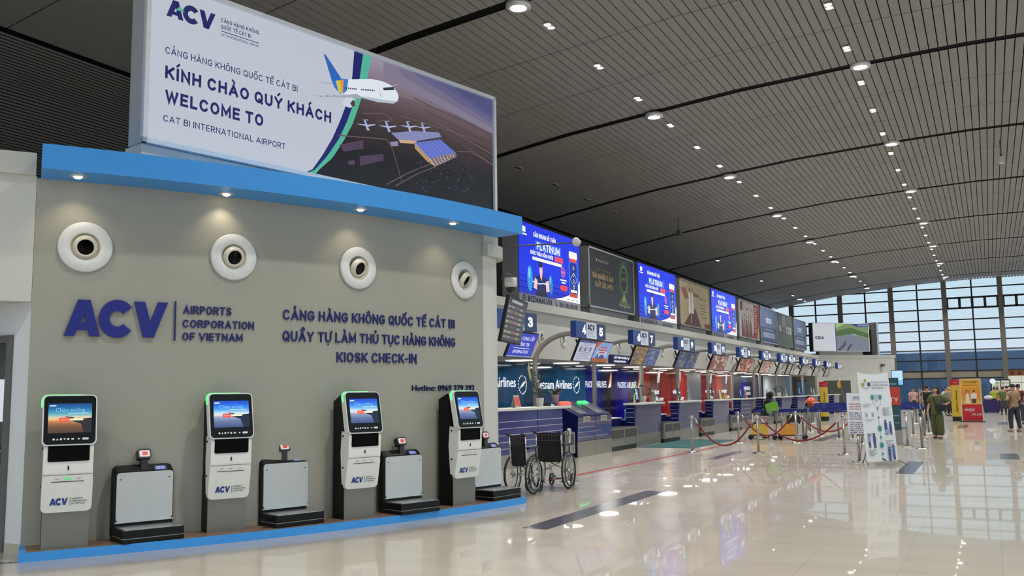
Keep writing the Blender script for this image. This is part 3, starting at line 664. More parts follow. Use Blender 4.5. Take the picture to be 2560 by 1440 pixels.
AP([(.381, .566), (.471, .64), (.515, .688), (.534, .673), (.511, .643), (.466, .622)], '98a3b0', .0015); AP([(.473, .602), (.486, .641), (.509, .647), (.512, .61), (.509, .585), (.495, .564), (.477, .565)], 'c2cad2', .002); AP([(.496, .60), (.504, .632), (.511, .625), (.511, .59), (.502, .575)], '4a4038', .0025)
for q in (.405, .425, .445): AP([(q, .585+(q-.405)*.9), (q+.006, .59+(q-.405)*.9), (q+.006, .578+(q-.405)*.9)], '6a7684', .002)
for i in range(17):
    if i not in (7, 8): AP([(.478+.0056*i, .697+.0033*i), (.4815+.0056*i, .699+.0033*i), (.4815+.0056*i, .711+.0033*i), (.478+.0056*i, .709+.0033*i)], '364254', .0015)
AP([(.597, .801), (.632, .838), (.635, .814), (.6, .783)], '2a3442', .0015); ac.line([(U(.585), V(.795)), (U(.59), V(.73)), (U(.598), V(.735))], .008, y-.0015, E('9aa6b2', .9))
ac.build('aircraft_picture', t)
tp = MB(); y = .010
def TP(pts, c, dy=0., s_=.95): tp.poly([(U(a), V(b)) for a, b in pts], y-dy, E(c, s_))
TP([(.624, .46), (.70, .528), (.79, .578), (.799, .546), (.71, .451), (.649, .423)], '8286b4'); TP([(.702, .434), (.796, .521), (.852, .448), (.758, .335)], '5f6cc0', .0003)
for i in range(7): TP([(.758+.0134*i-.052, .335+.016*i+.092), (.760+.0134*i-.052, .337+.016*i+.092), (.760+.0134*i, .337+.016*i), (.758+.0134*i, .335+.016*i)], '7a86cc', .0005)
TP([(.702, .434), (.758, .335), (.776, .281), (.747, .307), (.705, .386)], 'b09068', .0004); TP([(.758, .335), (.852, .448), (.856, .412), (.776, .281)], '7d6a74', .0004)
for i in range(8): tp.line([(U(.758+.0118*i), V(.335+.0141*i)), (U(.776+.0100*i), V(.281+.0164*i))], .012, y-.0008, E('d8c0a8', .9))
TP([(.62, .385), (.647, .409), (.649, .372), (.627, .354)], '8c84a8'); TP([(.649, .423), (.71, .451), (.712, .43), (.655, .40)], 'c8a880', .0002)
TP([(.465, .26), (.537, .348), (.537, .278), (.478, .218)], '4c3a50'); TP([(.525, .213), (.6, .277), (.601, .225), (.528, .14)], '4c3a50'); TP([(.49, .15), (.51, .175), (.512, .145), (.495, .125)], '54405a')
for cx_, cy_ in ((.55, .462), (.617, .497), (.687, .547), (.737, .575)):
    k_ = .9 if cx_ > .7 else 1; G_ = lambda p: (cx_+p[0]*k_, cy_+p[1]*k_)
    for q in ([(-.034, -.006), (0, -.004), (.006, .01), (-.002, .012)], [(.0, -.004), (.028, .03), (.020, .03), (-.002, .010)], [(-.012, .040), (-.006, .040), (.006, -.03), (-.002, -.034)], [(-.016, .042), (.002, .052), (.0, .044)]): TP([G_(p) for p in q], 'a4aed2', .0006)
for pts in ([(.61, .041), (.684, .178), (.768, .307)], [(.639, .045), (.71, .18), (.779, .283)], [(.857, .458), (.91, .491), (.952, .464), (1.0, .424)], [(.462, .33), (.61, .40), (.63, .33), (.66, .09)], [(.535, .55), (.60, .60), (.63, .57), (.58, .52)], [(.66, .62), (.80, .62), (1.0, .60)]): tp.line([(U(a), V(b)) for a, b in pts], .016, y-.0002, E('6e5c60', .7))
rnd = random.Random(3)
for i in range(110):
    a = .70+rnd.random()*.22; b = .03+rnd.random()*.30+(a-.70)*.5
    TP([(a, b), (a+.007, b+.014), (a+.010, b+.012), (a+.003, b-.002)], rnd.choice(['3c3848', '2c3648', '463c3e', '302a32', '35485c']), .0007)
tp.build('airport_picture', t)
p = MB(WALLW); p.b2((.03, .06, -.247), (BW-.05, .42, -.003)); p.build('mounting_plinth', t)

# ---------------------------------------------------------------- things at the white end of the stand
def rot_to(dx, dy): return math.atan2(dy, dx)
t = thing('flight_display', 'tilted black departures screen hanging on the white end wall', 'screen', (-6.87, 12.92, 2.40), rot_to(-.245, .97))
T = Matrix.Rotation(R(12), 4, 'X')
p = MB(BLK, T=T); p.b2((0, 0, 0), (1.42, .05, .76)); cs = p.build('casing', t)
p = MB(T=T); p.rect(.03, .03, 1.39, .73, -.003, E('3c3f45', .7)); p.rect(.25, .665, 1.05, .71, -.004, E('9aa0a8', .9))
rnd = random.Random(5)
for i in range(7):
    z = .59-.082*i
    p.rect(.05, z-.025, 1.37, z+.03, -.004, E(['54585e', '6e6a5c', '565a62', '77756c'][i % 4], .7))
    for xx, wd, c in ((.08, .16, 'd0d0cc'), (.32, .2, 'c4c4c0'), (.62, .18, 'cf5a50'), (.92, .2, 'cfd2d8'), (1.2, .12, '2c2e36')):
        if rnd.random() < .85: p.text(rnd.choice(['VN 1188', 'HAN 08:45', 'SGN', 'VJ 279', 'DAD 10:20']), xx, z-.015, .028, -.005, wd, m=E(c, .95))
p.build('display_panel', cs)
p = MB(BLK); p.tube([(.1, .07, .5), (.02, .22, .55), (-.16, .30, .55)], .022); p.box((-.16, .32, .52), (.05, .06, .34)); p.build('wall_bracket', t)
p = MB(BLK); p.tube([(.1, .1, .72), (-.02, .18, .95), (-.12, .3, 1.02)], .008, n=6); p.build('cable', t)
def dome_cam(label, loc):
    t = thing('dome_camera', label, 'camera', loc)
    p = MB(M('d0d0cc', .4)); p.lathe([(.10, .1), (.10, -.02), (.07, -.06)], n=20); p.build('housing', t)
    p = MB(M('17181a', .15)); p.lathe([(.078, -.05), (.074, -.09), (.05, -.125), (0, -.14)], n=20); p.build('dome', t)
    p = MB(M('55565a', .4)); p.tube([(0, 0, .1), (-.02, 0, .16), (-.12, .02, .17), (-.18, .03, .1)], .014); p.build('bracket_arm', t)
dome_cam('small white dome camera on a bracket above the tilted departures screen', (-6.58, 12.75, 3.28))
t = thing('arm_camera', 'white camera on a long thin arm crossing the first blue advert', 'camera', (-6.52, 13.1, 3.94))
p = MB(M('4a4b4e', .4)); p.tube([(-.35, -.2, -.02), (.66, .42, .045)], .012); p.build('arm', t)
p = MB(M('cfcdc8', .4)); p.ball((.72, .46, .06), (.07, .07, .075)); p.tube([(.72, .46, .06), (.78, .47, .03)], .05); p.build('camera_head', t)
# ================================================================ CHECK-IN ROW  (front faces +x; local x runs down the hall)
Q = PI/2
PY = [17.85, 22.1, 26.24, 30.55, 34.76, 39.05, 43.27, 47.73, 49.12, 53.3, 57.5, 61.7]
SIGNS = [('', '3'), ('4', '5'), ('6', '7'), ('8', '9'), ('10', '11'), ('12', '13'), ('14', '15'), ('16', '17'), ('18', '19'), ('20', '21'), ('22', '23'), ('24', '25')]
def near(k): return 'sign %s' % ' '.join(s for s in SIGNS[k] if s) if k < 7 else 'the %s sign from the hidden end of the row' % ORD[k]
NM = ['3', '4 and 5', '6 and 7', '8 and 9', '10 and 11', '12 and 13', '14 and 15']
def who(k): return 'sign '+NM[k] if k < 7 else 'the '+ORD[len(PY)+1-k]+' sign from the far wall'
POST = M('a7a49c', .4, .3)
for k, y in enumerate(PY+[66.6]):
    t = thing('arched_post', 'grey arched post rising from the counters to %s' % who(k), 'post', (-10.72, y, 0), Q, 'arched posts along the check-in counters')
    p = MB(POST); pts = [(0, 0, 0), (0, 0, 2.35)]
    for i in range(1, 11): g = R(90*i/10); pts.append((0, -1.1*(1-math.cos(g)), 2.35+.78*math.sin(g)))
    pts.append((0, -1.484, 3.13)); p.tube(pts, .07, n=14); p.build('arch_tube', t)
    p = MB(POST); p.lathe([(.12, 0), (.12, .02), (.075, .03)], n=16); p.build('foot_plate', t)

def sign(k, y, loc=None, rz=Q):
    a, b = SIGNS[k] if k < len(SIGNS) else ('26', '27')
    t = thing('counter_sign', ('blue hanging counter sign showing %s' % NM[k]) if k < 7 else ('blue hanging counter sign, %s from the far wall' % ORD[len(PY)+1-k]), 'sign', loc or (-9.08, y, 2.96), rz, 'hanging counter number signs')
    B = M('1d3a80', .35, noise=.03)
    p = MB(B); p.b2((-1.0, .0, 0), (1.0, .15, .41)); p.build('box', t)
    p = MB(M('1d3f8f', .3, noise=.03)); p.rect(-1.0, .0, -.33, .41, -.002); p.build('number_panel', t)
    p = MB(M('202f66', .3, noise=.03)); p.rect(.36, 0, 1.0, .41, -.002); p.build('number_panel', t)
    p = MB(E('c4c8d6', .75)); p.rect(-.33, 0, .36, .41, -.003); q = p.build('white_panel', t)
    p = MB(M('14162c', .5, noise=0)); p.logo(-.26, .215, .5, .15, -.005)
    for i, (s, wd) in enumerate((('CẢNG HÀNG KHÔNG', .42), ('QUỐC TẾ CÁT BI', .33), ('CAT BI INTERNATIONAL AIRPORT', .5))): p.text(s, -.25, .165-.055*i, .03 if i < 2 else .02, -.005, wd, bold=.01)
    p.build('panel_lettering', q)
    if a:
        p = MB(E('f4f6ff', 1.6)); p.text(a, -.5, .09, .23, -.006, .26 if len(a) == 1 else .36, bold=.05, align='c'); p.build('lit_number', t)
    p = MB(E('f4f6ff', 1.6)); p.text(b, .66, .09, .23, -.006, .26 if len(b) == 1 else .36, bold=.05, align='c'); p.build('lit_number', t)
    return t
SY = [47.3 if abs(y-47.73) < .01 else 49.35 if abs(y-49.12) < .01 else y for y in PY]
for k, y in enumerate(SY): sign(k, y)
sign(12, 0, (-9.07, 66.6, 2.96), Q)

# twin tilted screens under each sign
def screen(label, y, wd, art, loc=None, rz=Q):
    t = thing('counter_screen', label, 'screen', loc or (-9.33, y, 2.372), rz, 'tilted screens under the counter signs')
    T = Matrix.Rotation(R(24), 4, 'X')
    p = MB(BLK, T=T); p.b2((0, 0, 0), (wd, .06, .60)); p.build('casing', t)
    p = MB(T=T); art(p, .018, .018, wd-.018, .582); p.build('display_panel', t)
    p = MB(BLK); p.tube([(wd/2, .03, .35), (wd/2, .13, .58)], .03); p.build('mount', t)
rs = random.Random(11)
def art_info(p, a, b, c, d):
    y = -.003; p.rect(a, b, c, d, y, E('1c37b4', .95)); w_ = E('f2f5ff', 1)
    p.text('QUẦY CUNG CẤP', (a+c)/2, b+.40, .085, y-.002, .95, m=w_, align='c'); p.text('THÔNG TIN', (a+c)/2, b+.26, .085, y-.002, .62, m=w_, align='c')
    p.rect(a+.2, b+.205, c-.2, b+.215, y-.002, w_); p.text('INFORMATION', (a+c)/2, b+.09, .075, y-.002, .75, m=w_, align='c', shear=.2); p.rect(a, b, c, b+.03, y-.001, E('8f9ac0', .8))
def art_notice(p, a, b, c, d):
    y = -.003; p.rect(a, b, c, d, y, E('b9bfd6', .85)); p.rect(a, d-.06, c, d, y-.001, E('44508c', .8))
    for i in range(9): p.rect(a+.1, b+.06+.045*i, c-.12-.1*(i % 3), b+.075+.045*i, y-.001, E('8a90a8', .8))
    for xx in (.2, .52, .85): p.rect(a+xx-.06, b+.27, a+xx+.05, b+.38, y-.002, E('6f7590', .7))
    p.text('THÔNG BÁO - NOTICE', (a+c)/2, d-.105, .03, y-.003, .6, m=E('39406a', .8), align='c')
def art_poster(p, a, b, c, d):
    y = -.003; p.rect(a, b, c, d, y, E('7f9fd0', .85)); p.rect(a, b, c, b+.11, y-.001, E('a85a30', .8)); p.poly([(a, d), (a+.3, d), (a, d-.22)], y-.001, E('c8502c', .85))
    p.ell((a+c)/2, b+.26, .38, .15, y-.001, E('a9c0e0', .85)); p.poly([(a+.2, b+.1), (a+.3, b+.28), (a+.4, b+.12), (a+.55, b+.22), (a+.75, b+.2), (c-.25, b+.1)], y-.002, E('3a4a80', .8))
    for i, wd in enumerate((.42, .6, .38)): p.rect((a+c)/2-wd/2, d-.17-.07*i, (a+c)/2+wd/2, d-.13-.07*i, y-.003, E('b8434a', .9))
def art_patch(cols, seed, dark='1a2340', n=9, s=.75):
    def f(p, a, b, c, d):
        r = random.Random(seed); y = -.003; p.rect(a, b, c, d, y, E(cols[0], s*.85))
        for i in range(n):
            x = a+r.random()*(c-a)*.8; z = b+r.random()*(d-b)*.8; w_ = .12+r.random()*.25; h = .06+r.random()*.16
            p.poly([(x, z), (min(c, x+w_), max(b, z-.05)), (min(c, x+w_), min(d, z+h)), (x, min(d, z+h+.04))], y-.0006*(i+1), E(cols[1+i % (len(cols)-1)], s))
        for i in range(3):
            z = b+.08+.17*i; p.line([(a, z), ((a+c)/2, z+.1), (c, z-.02)], .02, y-.008, E(dark, s))
    return f
ARTS = {1: (art_notice, art_poster), 2: (art_patch(['8d7243', 'a08650', '7c6650', '5a5668'], 1, '4a4038'), art_patch(['4c6098', '5b74a8', '3a4a80', '6f6a70'], 2)),
        3: (art_patch(['1c2c58', '2f4d86', '1a2750', '5a6a70'], 3), art_patch(['22386c', '34528c', '182550', '66604a'], 4)), 4: (art_patch(['8c4646', 'a89a80', '6c2a2c', 'b0a49a'], 5, '5a2426'), art_patch(['93504c', 'b0a288', '78302e', '9a9490'], 6, '5a2426')),
        5: (art_patch(['8f4a40', 'b0a490', '6a2826', 'a08a70'], 7, '5a2426'), art_patch(['98342c', 'a89880', '7c2420', 'c0b0a0'], 8, '5a2426')), 6: (art_patch(['b08c80', 'a07468', 'c0a090', '8a5a50'], 9, '33222a'), art_patch(['b59488', 'a57c70', 'c5a898', '8a5a50'], 10, '33222a'))}
screen('bright blue tilted information screen under sign 3', 17.75, 1.24, art_info)
for k, y in list(enumerate(SY))[1:]:
    A2 = ARTS.get(k) or (art_patch(['8a857a', 'a39e90', '75706a', 'b4afa2'], 20+k, '3a3634', s=.7), art_patch(['7a746c', 'a09a8c', '655f5a', 'b0aa9c'], 40+k, '3a3634', s=.7))  # far screens: grey-beige reflections painted as glowing patches on the panel
    screen('left tilted screen of the pair under %s' % who(k), y-(.95 if k == 7 else .70), 1.14 if k not in (7, 8) else .98, A2[0]); screen('right tilted screen of the pair under %s' % who(k), y+(.05 if k == 7 else .45), 1.14 if k not in (7, 8) else .98, A2[1])

# fascia vents
VS = [22.8, 24.27, 28.8, 33.36, 34.9, 39.57, 43.9, 48.6, 52.8, 57.0, 61.2]
v0 = None
for k, y in enumerate(VS):
    lb = '%s small white round vent on the white bulkhead, counted from the tilted departures screen' % ORD[k]
    if v0 is None: v0 = vent(lb, (XF+.004, y, 3.085), Q, .72, (.45, -.75, -.5), 'small round vents on the white bulkhead')
    else: dup(v0, lb, (XF+.004, y, 3.085))
# soffit lights
def disc(label, x, y, r, group):
    t = thing('soffit_light', label, 'light', (x, y, 2.515), 0, group)
    p = MB(FRAME); p.lathe([(r, -.012), (r+.03, -.012), (r+.03, 0)], n=28, cap=False); p.build('trim_ring', t)
    p = MB(E('fff8ec', 4)); p.lathe([(0, -.016), (r-.02, -.016), (r, -.010)], n=28); p.build('diffuser', t)
    return t
d0 = None
for k, y in enumerate([17, 20, 23.35, 26.6, 29.7, 32.9, 36.3, 39.5, 42.4, 45.4, 48.9, 52.2, 55.3, 58.4, 61.5]):
    lb = '%s round soffit light over the check-in counters, counted from the near end' % ORD[k]
    d0 = d0 or disc(lb, -11.8, y, .42, 'round soffit lights above the counters')
    if k: dup(d0, lb, (-11.8, y, 2.515))
    if k % 2 == 0: add_light('soffit_lamp', 'AREA', (-11.8, y, 2.49), 40, (1, .97, .92), .8)
s0 = None
for k, y in enumerate([26.3, 29.9, 32.5, 35.8, 39.3, 42.8, 45.7, 49, 52]):
    lb = '%s small inner soffit light along the airline panels, counted from the near end' % ORD[k]
    s0 = s0 or disc(lb, -12.75, y, .16, 'small soffit lights by the airline panels')
    if k: dup(s0, lb, (-12.75, y, 2.515))

# airline lettering on the back panels
def panel_sign(label, y0, rows, extra=None):
    t = thing('panel_lettering', label, 'sign', (XG+.012, y0, 0), Q)
    p = MB(E('f0f4fa', 1.0)); 
    for (s, x, z, h, wd, sh) in rows: p.text(s, x, z, h, -.002, wd, bold=.015, shear=sh)
    p.build('lettering', t)
    if extra:
        p = MB(E('eef2f8', .95)); extra(p); p.build('emblem', t)
    return t
def round_emblem(x):
    def f(p):
        p.ring(x, 1.86, .28, .31, -.002, -.001, n=28, a0=-100, a1=60)
        for i in range(5): p.line([(x-.2+.05*i, 1.72+.04*i), (x-.02+.05*i, 1.8+.04*i), (x+.1+.04*i, 1.83+.03*i)], .02, -.002)
        for i in range(8): g = R(90+22*i); p.ell(x+.27*math.cos(g), 1.86+.27*math.sin(g), .03, .03, -.002, n=6)
    return f
def tail(x, z):
    def f(p): p.poly([(x, z), (x+.34, z+.05), (x+.42, z+.45), (x+.36, z+.62)], -.002, E('d8866a', .9)); p.poly([(x-.05, z), (x+.3, z+.02), (x+.36, z+.35), (x+.15, z+.1)], -.003)
    return f
panel_sign('white airline lettering cut off by the white end wall', 22.3, [('Vietnam Airlines', 0, 1.78, .30, 3.1, 0)], round_emblem(3.55))
panel_sign('white airline lettering on the teal panel behind the potted plant', 26.75, [('Vietnam Airlines', 0, 1.72, .30, 2.95, 0)], round_emblem(3.35))
panel_sign('white capital airline lettering behind the second post', 30.95, [('PACIFIC AIRLINES', 0, 1.76, .24, 2.05, 0)], tail(2.2, 1.75))
panel_sign('white capital airline lettering on the dark blue panel', 34.2, [('PACIFIC AIRLINES', 0, 1.74, .24, 2.15, 0)], tail(2.3, 1.73))
def leaf(x):
    def f(p): p.poly([(x, 1.95), (x+.3, 1.98), (x+.45, 2.3), (x+.36, 2.6), (x+.1, 2.3)][::1], -.002, E('c8ccd4', .8)); p.line([(x+.15, 1.95), (x+.05, 1.75)], .03, -.003, E('c8ccd4', .8))
    return f
for k, y in enumerate([38.2, 41.3, 46.8, 50.0]):
    panel_sign('white slanted airline lettering, %s on the red panels' % ORD[k], y, [('vietjet', 0, 1.48, .22, 1.1, .15), ('Air.com', .55, 1.18, .2, 1.1, .15)], leaf(.85))
panel_sign('small white lettering on the blue panel beyond the red ones', 55.2, [('BAMBOO', 0, 1.6, .22, 1.6, 0), ('AIRWAYS', 0, 1.3, .2, 1.6, 0)])

# ---- desks, baggage conveyors
LIL = M('4b4e78', .1, noise=.06, scale=1.5); TOP = M('d8d6ce', .35); NV = M('161e60', .14, noise=.05); STL = M('a8a498', .3, .75, noise=.1, scale=3); WL = M('b8b8c8', .4)
def desk(label, y, navy=False):
    t = thing('check_in_desk', label, 'counter', (-9.15, y, 0), Q, 'check-in desks in the long row')
    W = 2.3
    p = MB(NV); p.b2((0, .02, .0), (W, .27, 1.2)); p.b2((.05, .27, 0), (W-.05, 1.05, .76)); bd = p.build('body', t)
    p = MB(WL)
    for z in (.42, .56, .70, .84, .98, 1.10): p.b2((-.006, .03, z), (0, .26, z+.012))
    p.build('white_side_lines', bd)
    p = MB(NV if navy else LIL); p.add([(0, -.0, .36), (W, 0, .36), (W, -.05, 1.2), (0, -.05, 1.2), (0, .02, .36), (W, .02, .36), (W, .02, 1.2), (0, .02, 1.2)], [(0, 1, 2, 3), (7, 6, 5, 4), (0, 4, 5, 1), (2, 6, 7, 3), (0, 3, 7, 4), (1, 5, 6, 2)])
    if navy:
        for z in (.5, .66, .82, .98, 1.1): p.b2((0, -.056, z), (1.6, -.0, z+.012), WL)
    p.build('front_panel', t)
    p = MB(STL); p.b2((0, -.012, 0), (W, .02, .36)); p.build('kick_plate', t)
    p = MB(TOP); p.b2((-.12, -.14, 1.2), (2.4, .30, 1.26)); p.build('worktop', t, bevel=.012)
    p = MB(CHROME); p.lathe([(.022, 0), (.022, -.02), (0, -.025)], (1.2, -.03, .62), ax='y', n=12); p.build('lock', t)
    return t
def conveyor(label, y, W):
    t = thing('baggage_conveyor', label, 'conveyor', (-9.05, y, 0), Q, 'steel baggage conveyors between the desks')
    p = MB(BLK); p.b2((0.03, .04, 0), (W-.04, .9, .13)); p.build('toe_kick', t)
    p = MB(STL); p.b2((0, 0, .12), (W, .5, .60)); p.build('steel_housing', t)
    u = W/2
    for i in range(2):
        p = MB(M('4f4c47', .4, .3, noise=.1)); p.b2((.07+(u-.03)*i, -.006, .33), (u-.07+(u-.03)*i, .02, .56)); p.build('intake_window', t)
        p = MB(STL); p.b2((.05+(u-.03)*i, -.014, .30), (u-.04+(u-.03)*i, .0, .33)); p.b2((.04+(u-.03)*i, -.012, .13), (u-.03+(u-.03)*i, .0, .29)); p.build('steel_flap', t)
    p = MB(M('2a2a2c', .6)); p.b2((.05, .02, .60), (W-.05, .5, .612)); p.build('belt', t)
    p = MB(NV); p.b2((0, .5, 0), (W, .95, .82)); p.build('blue_riser', t)
    p = MB(TOP); p.b2((0, .46, .82), (W, .95, .85)); p.build('ledge', t, bevel=.006)
    p = MB(CHROME); p.lathe([(.03, 0), (.03, -.02), (0, -.024)], (.3, .495, .72), ax='y', n=12); p.build('key_switch', t)
    return t
D0 = 25.40; P_ = 4.21
for k in range(9):
    y = D0+P_*k
    desk('check-in desk with a white top, %s along the row from the bag drop machines' % ORD[k], y, k in (3, 4))
    conveyor('steel twin baggage conveyor just before the %s check-in desk' % ORD[k], y-1.84 if k else y-2.2, 1.78 if k else 2.15)
for k, y in enumerate((63.6,)): desk('last check-in desk, against the far diagonal wall', y)

# information desk at the near end
t = thing('information_desk', 'purple-blue information desk with white lines behind the wheelchairs', 'counter', (-9.1, 15.2, 0), Q)
p = MB(NV); p.b2((0, .02, 0), (4.95, 1.2, 1.21)); p.build('body', t)
p = MB(M('3f3f7c', .1, noise=.06, scale=1.5)); p.b2((0, -.03, .3), (3.58, .02, 1.21)); p.b2((3.61, -.03, .3), (4.95, .02, 1.21)); fp = p.build('front_panel', t)
p = MB(M('c8c8d4', .35))
for z in (.42, .56, .70, .84, .98): p.b2((0, -.034, z), (4.95, -.028, z+.012))
p.build('white_lines', fp)
p = MB(STL); p.b2((0, -.02, 0), (4.95, .02, .3)); p.build('kick_plate', t)
p = MB(TOP); p.b2((0, -.12, 1.21), (5.3, .5, 1.27)); p.build('worktop', t, bevel=.012)

# twin bag drop machine
t = thing('bag_drop_machine', 'twin sloping bag drop machine with a red and a green status light', 'machine', (-9.03, 20.9, 0), Q)
side = [(0, .38), (-.03, .98), (.0, 1.02), (.62, 1.33), (.95, 1.33), (.95, 0), (.02, 0), (.02, .38)]
for i in range(2):
    x0 = .02+1.14*i
    p = MB(M('15194f', .2, noise=.04)); p.prism(side, x0, x0+1.12, ax='x'); bd = p.build('body', t)
    p = MB(M('56567e', .18, noise=.05)); p.add([(x0, -.004, .40), (x0+1.12, -.004, .40), (x0+1.12, -.033, .97), (x0, -.033, .97)], [(0, 1, 2, 3)])
    p.add([(x0, -.022, .70), (x0+1.12, -.022, .70), (x0+1.12, -.014, .5), (x0+(.5 if i else .7), -.014, .52)] if i == 0 else [(x0, -.027, .76), (x0+1.12, -.027, .76), (x0+1.12, -.012, .43), (x0+.1, -.012, .55)], [(0, 1, 2, 3)], M('1c3f86', .2))
    for z in (.48, .60, .72, .84): p.add([(x0, -.010-.046*(z-.4), z), (x0+1.12, -.010-.046*(z-.4), z), (x0+1.12, -.0105-.046*(z-.4), z+.01), (x0, -.0105-.046*(z-.4), z+.01)], [(0, 1, 2, 3)], WL)
    p.build('front_panel', bd)
    p = MB(STL); p.b2((x0, -.015, 0), (x0+1.12, .03, .38)); p.build('kick_plate', t)
    S = Matrix.Translation((0, 0, 1.02)) @ Matrix.Rotation(R(26.6), 4, 'X')
    p = MB(M('77777a', .15), T=S); p.b2((x0+.3, .06, -.01), (x0+.78, .55, .012)); p.build('touch_screen', t)
    p = MB(E('ff5a48' if i == 0 else '3fe07a', 1.6), T=S); p.b2((x0+.26, .57, -.01), (x0+.82, .68, .05)); p.build('status_light', t, bevel=.01)
    p = MB(M('c8c4a8', .4)); p.b2((x0+.34, -.05, .86), (x0+.74, -.02, .985)); q = p.build('scanner_frame', t)
    p = MB(M('8f8b72', .3)); p.b2((x0+.37, -.054, .875), (x0+.71, -.048, .97)); p.build('scanner_glass', q)
t = thing('baggage_conveyor', 'narrow steel baggage conveyor between the information desk and the bag drop machine', 'conveyor', (-9.05, 20.25, 0), Q)
p = MB(BLK); p.b2((.02, .04, 0), (.55, .9, .13)); p.build('toe_kick', t)
p = MB(STL); p.b2((0, 0, .12), (.58, .5, .62)); p.build('steel_housing', t)
p = MB(M('4f4c47', .4, .3)); p.b2((.08, -.006, .33), (.5, .02, .58)); p.build('intake_window', t)
p = MB(NV); p.b2((0, .5, 0), (.58, 1.2, 1.2)); p.build('blue_riser', t)

# blue office chairs behind the conveyors
def office_chair(label, x, y, rz):
    t = thing('office_chair', label, 'chair', (x, y, 0), rz, 'blue office chairs behind the counters'); Bc = M('3f78b8', .5)
    p = MB(Bc); p.rrect(-.24, .55, .24, 1.02, .12, .2, .26); p.build('backrest', t, bevel=.02)
    p = MB(Bc); p.prism(rr(-.25, -.25, .25, .25, .08), .46, .53, ax='z'); p.build('seat', t, bevel=.02)
    for sx_ in (-1, 1):
        p = MB(Bc); p.tube([(sx_*.27, .18, .5), (sx_*.28, .16, .72), (sx_*.28, -.15, .72), (sx_*.27, -.18, .52)], .02, n=8); p.build('armrest', t)
    p = MB(BLK); p.tube([(0, 0, .1), (0, 0, .46)], .03)
    for i in range(5): g = 2*PI*i/5; p.tube([(0, 0, .1), (.28*math.cos(g), .28*math.sin(g), .06)], .02, n=6); p.ball((.28*math.cos(g), .28*math.sin(g), .03), .03, n=8, k=4)
    p.build('star_base', t)
office_chair('blue office chair behind the conveyor beside the bag drop machine', -10.5, 24.3, R(60)); office_chair('blue office chair between the first and second check-in desks', -10.55, 29.3, R(70))

# ---- things on the worktops
def tablet(label, x, y, z, col, h=.34, w_=.24, rz=Q):
    t = thing('tablet_stand', label, 'tablet', (x, y, z), rz, 'tablets standing on the counter tops')
    p = MB(M('3a3b40', .4)); p.b2((-.08, -.05, 0), (.08, .07, .015)); p.tube([(0, .02, .01), (0, .03, .14)], .015); p.build('stand', t)
    T = Matrix.Translation((0, 0, .08)) @ Matrix.Rotation(R(-8), 4, 'X')
    p = MB(BLK, T=T); p.b2((-w_/2, 0, 0), (w_/2, .02, h)); p.build('casing', t)
    p = MB(E(col, .9), T=T); p.rect(-w_/2+.015, .02, w_/2-.015, h-.02, -.002); p.rect(-w_/2+.04, h*.5, w_/2-.05, h*.62, -.003, E('e8f2fa', .8)); p.build('display', t)
Z = 1.26
tablet('blue-lit tablet on the first check-in desk', -9.25, 25.95, Z, '5fa6d8'); tablet('blue-lit tablet on the desk near sign 14 and 15', -9.25, 38.75, Z, '4f94d6', .30, .22)
for k, y in enumerate((30.2, 34.5)): tablet(['dark tablet on the second check-in desk', 'dark tablet on the third check-in desk'][k], -9.25, y, Z, '3a4658', .36, .26)
for k, y in enumerate((47.5, 52.2, 56.0, 60.2)): tablet('small tablet on the worktops toward the far end, %s of four' % ORD[k], -9.25, y, Z, ['2c3e68', '5aa0c4', '5a9ab8', '6ab0d0'][k], .38, .26)
def a_stand(label, y, col, text=None, z=Z, h=.36):
    t = thing('table_card', label, 'sign', (-9.28, y, z), Q, 'folded cards on the counter tops')
    p = MB(M('c9c4bb', .5)); w_ = .13; p.add([(-w_, -.06, 0), (w_, -.06, 0), (w_, .0, h), (-w_, 0, h), (-w_, .06, 0), (w_, .06, 0)], [(0, 1, 2, 3), (5, 4, 3, 2)]); o = p.build('card', t)
    p = MB(M(col, .5)); T = Matrix(((1, 0, 0, 0), (0, 1, .06/h, -.063), (0, 0, 1, 0), (0, 0, 0, 1))); p.T = T; p.rect(-w_+.02, .03, w_-.02, h-.04, 0); p.build('print', t)
a_stand('grey photo card on the first check-in desk', 27.45, '6f6b68'); a_stand('pale folded card on the second check-in desk', 31.2, '8f8f92'); a_stand('white folded card on the third check-in desk', 35.35, 'd0c8c0'); a_stand('orange-red folded card on the fourth check-in desk', 39.6, 'd9705a')
a_stand('white folded card nearest the green bag', 44.0, 'dcd8d4'); a_stand('beige folded card on the sixth check-in desk', 48.4, 'd6ccb8'); a_stand('white folded card near the far yellow banner', 56.8, 'dad8d2')
a_stand('orange-red notice card on the information desk', 18.15, 'e8604a', z=1.27, h=.27)
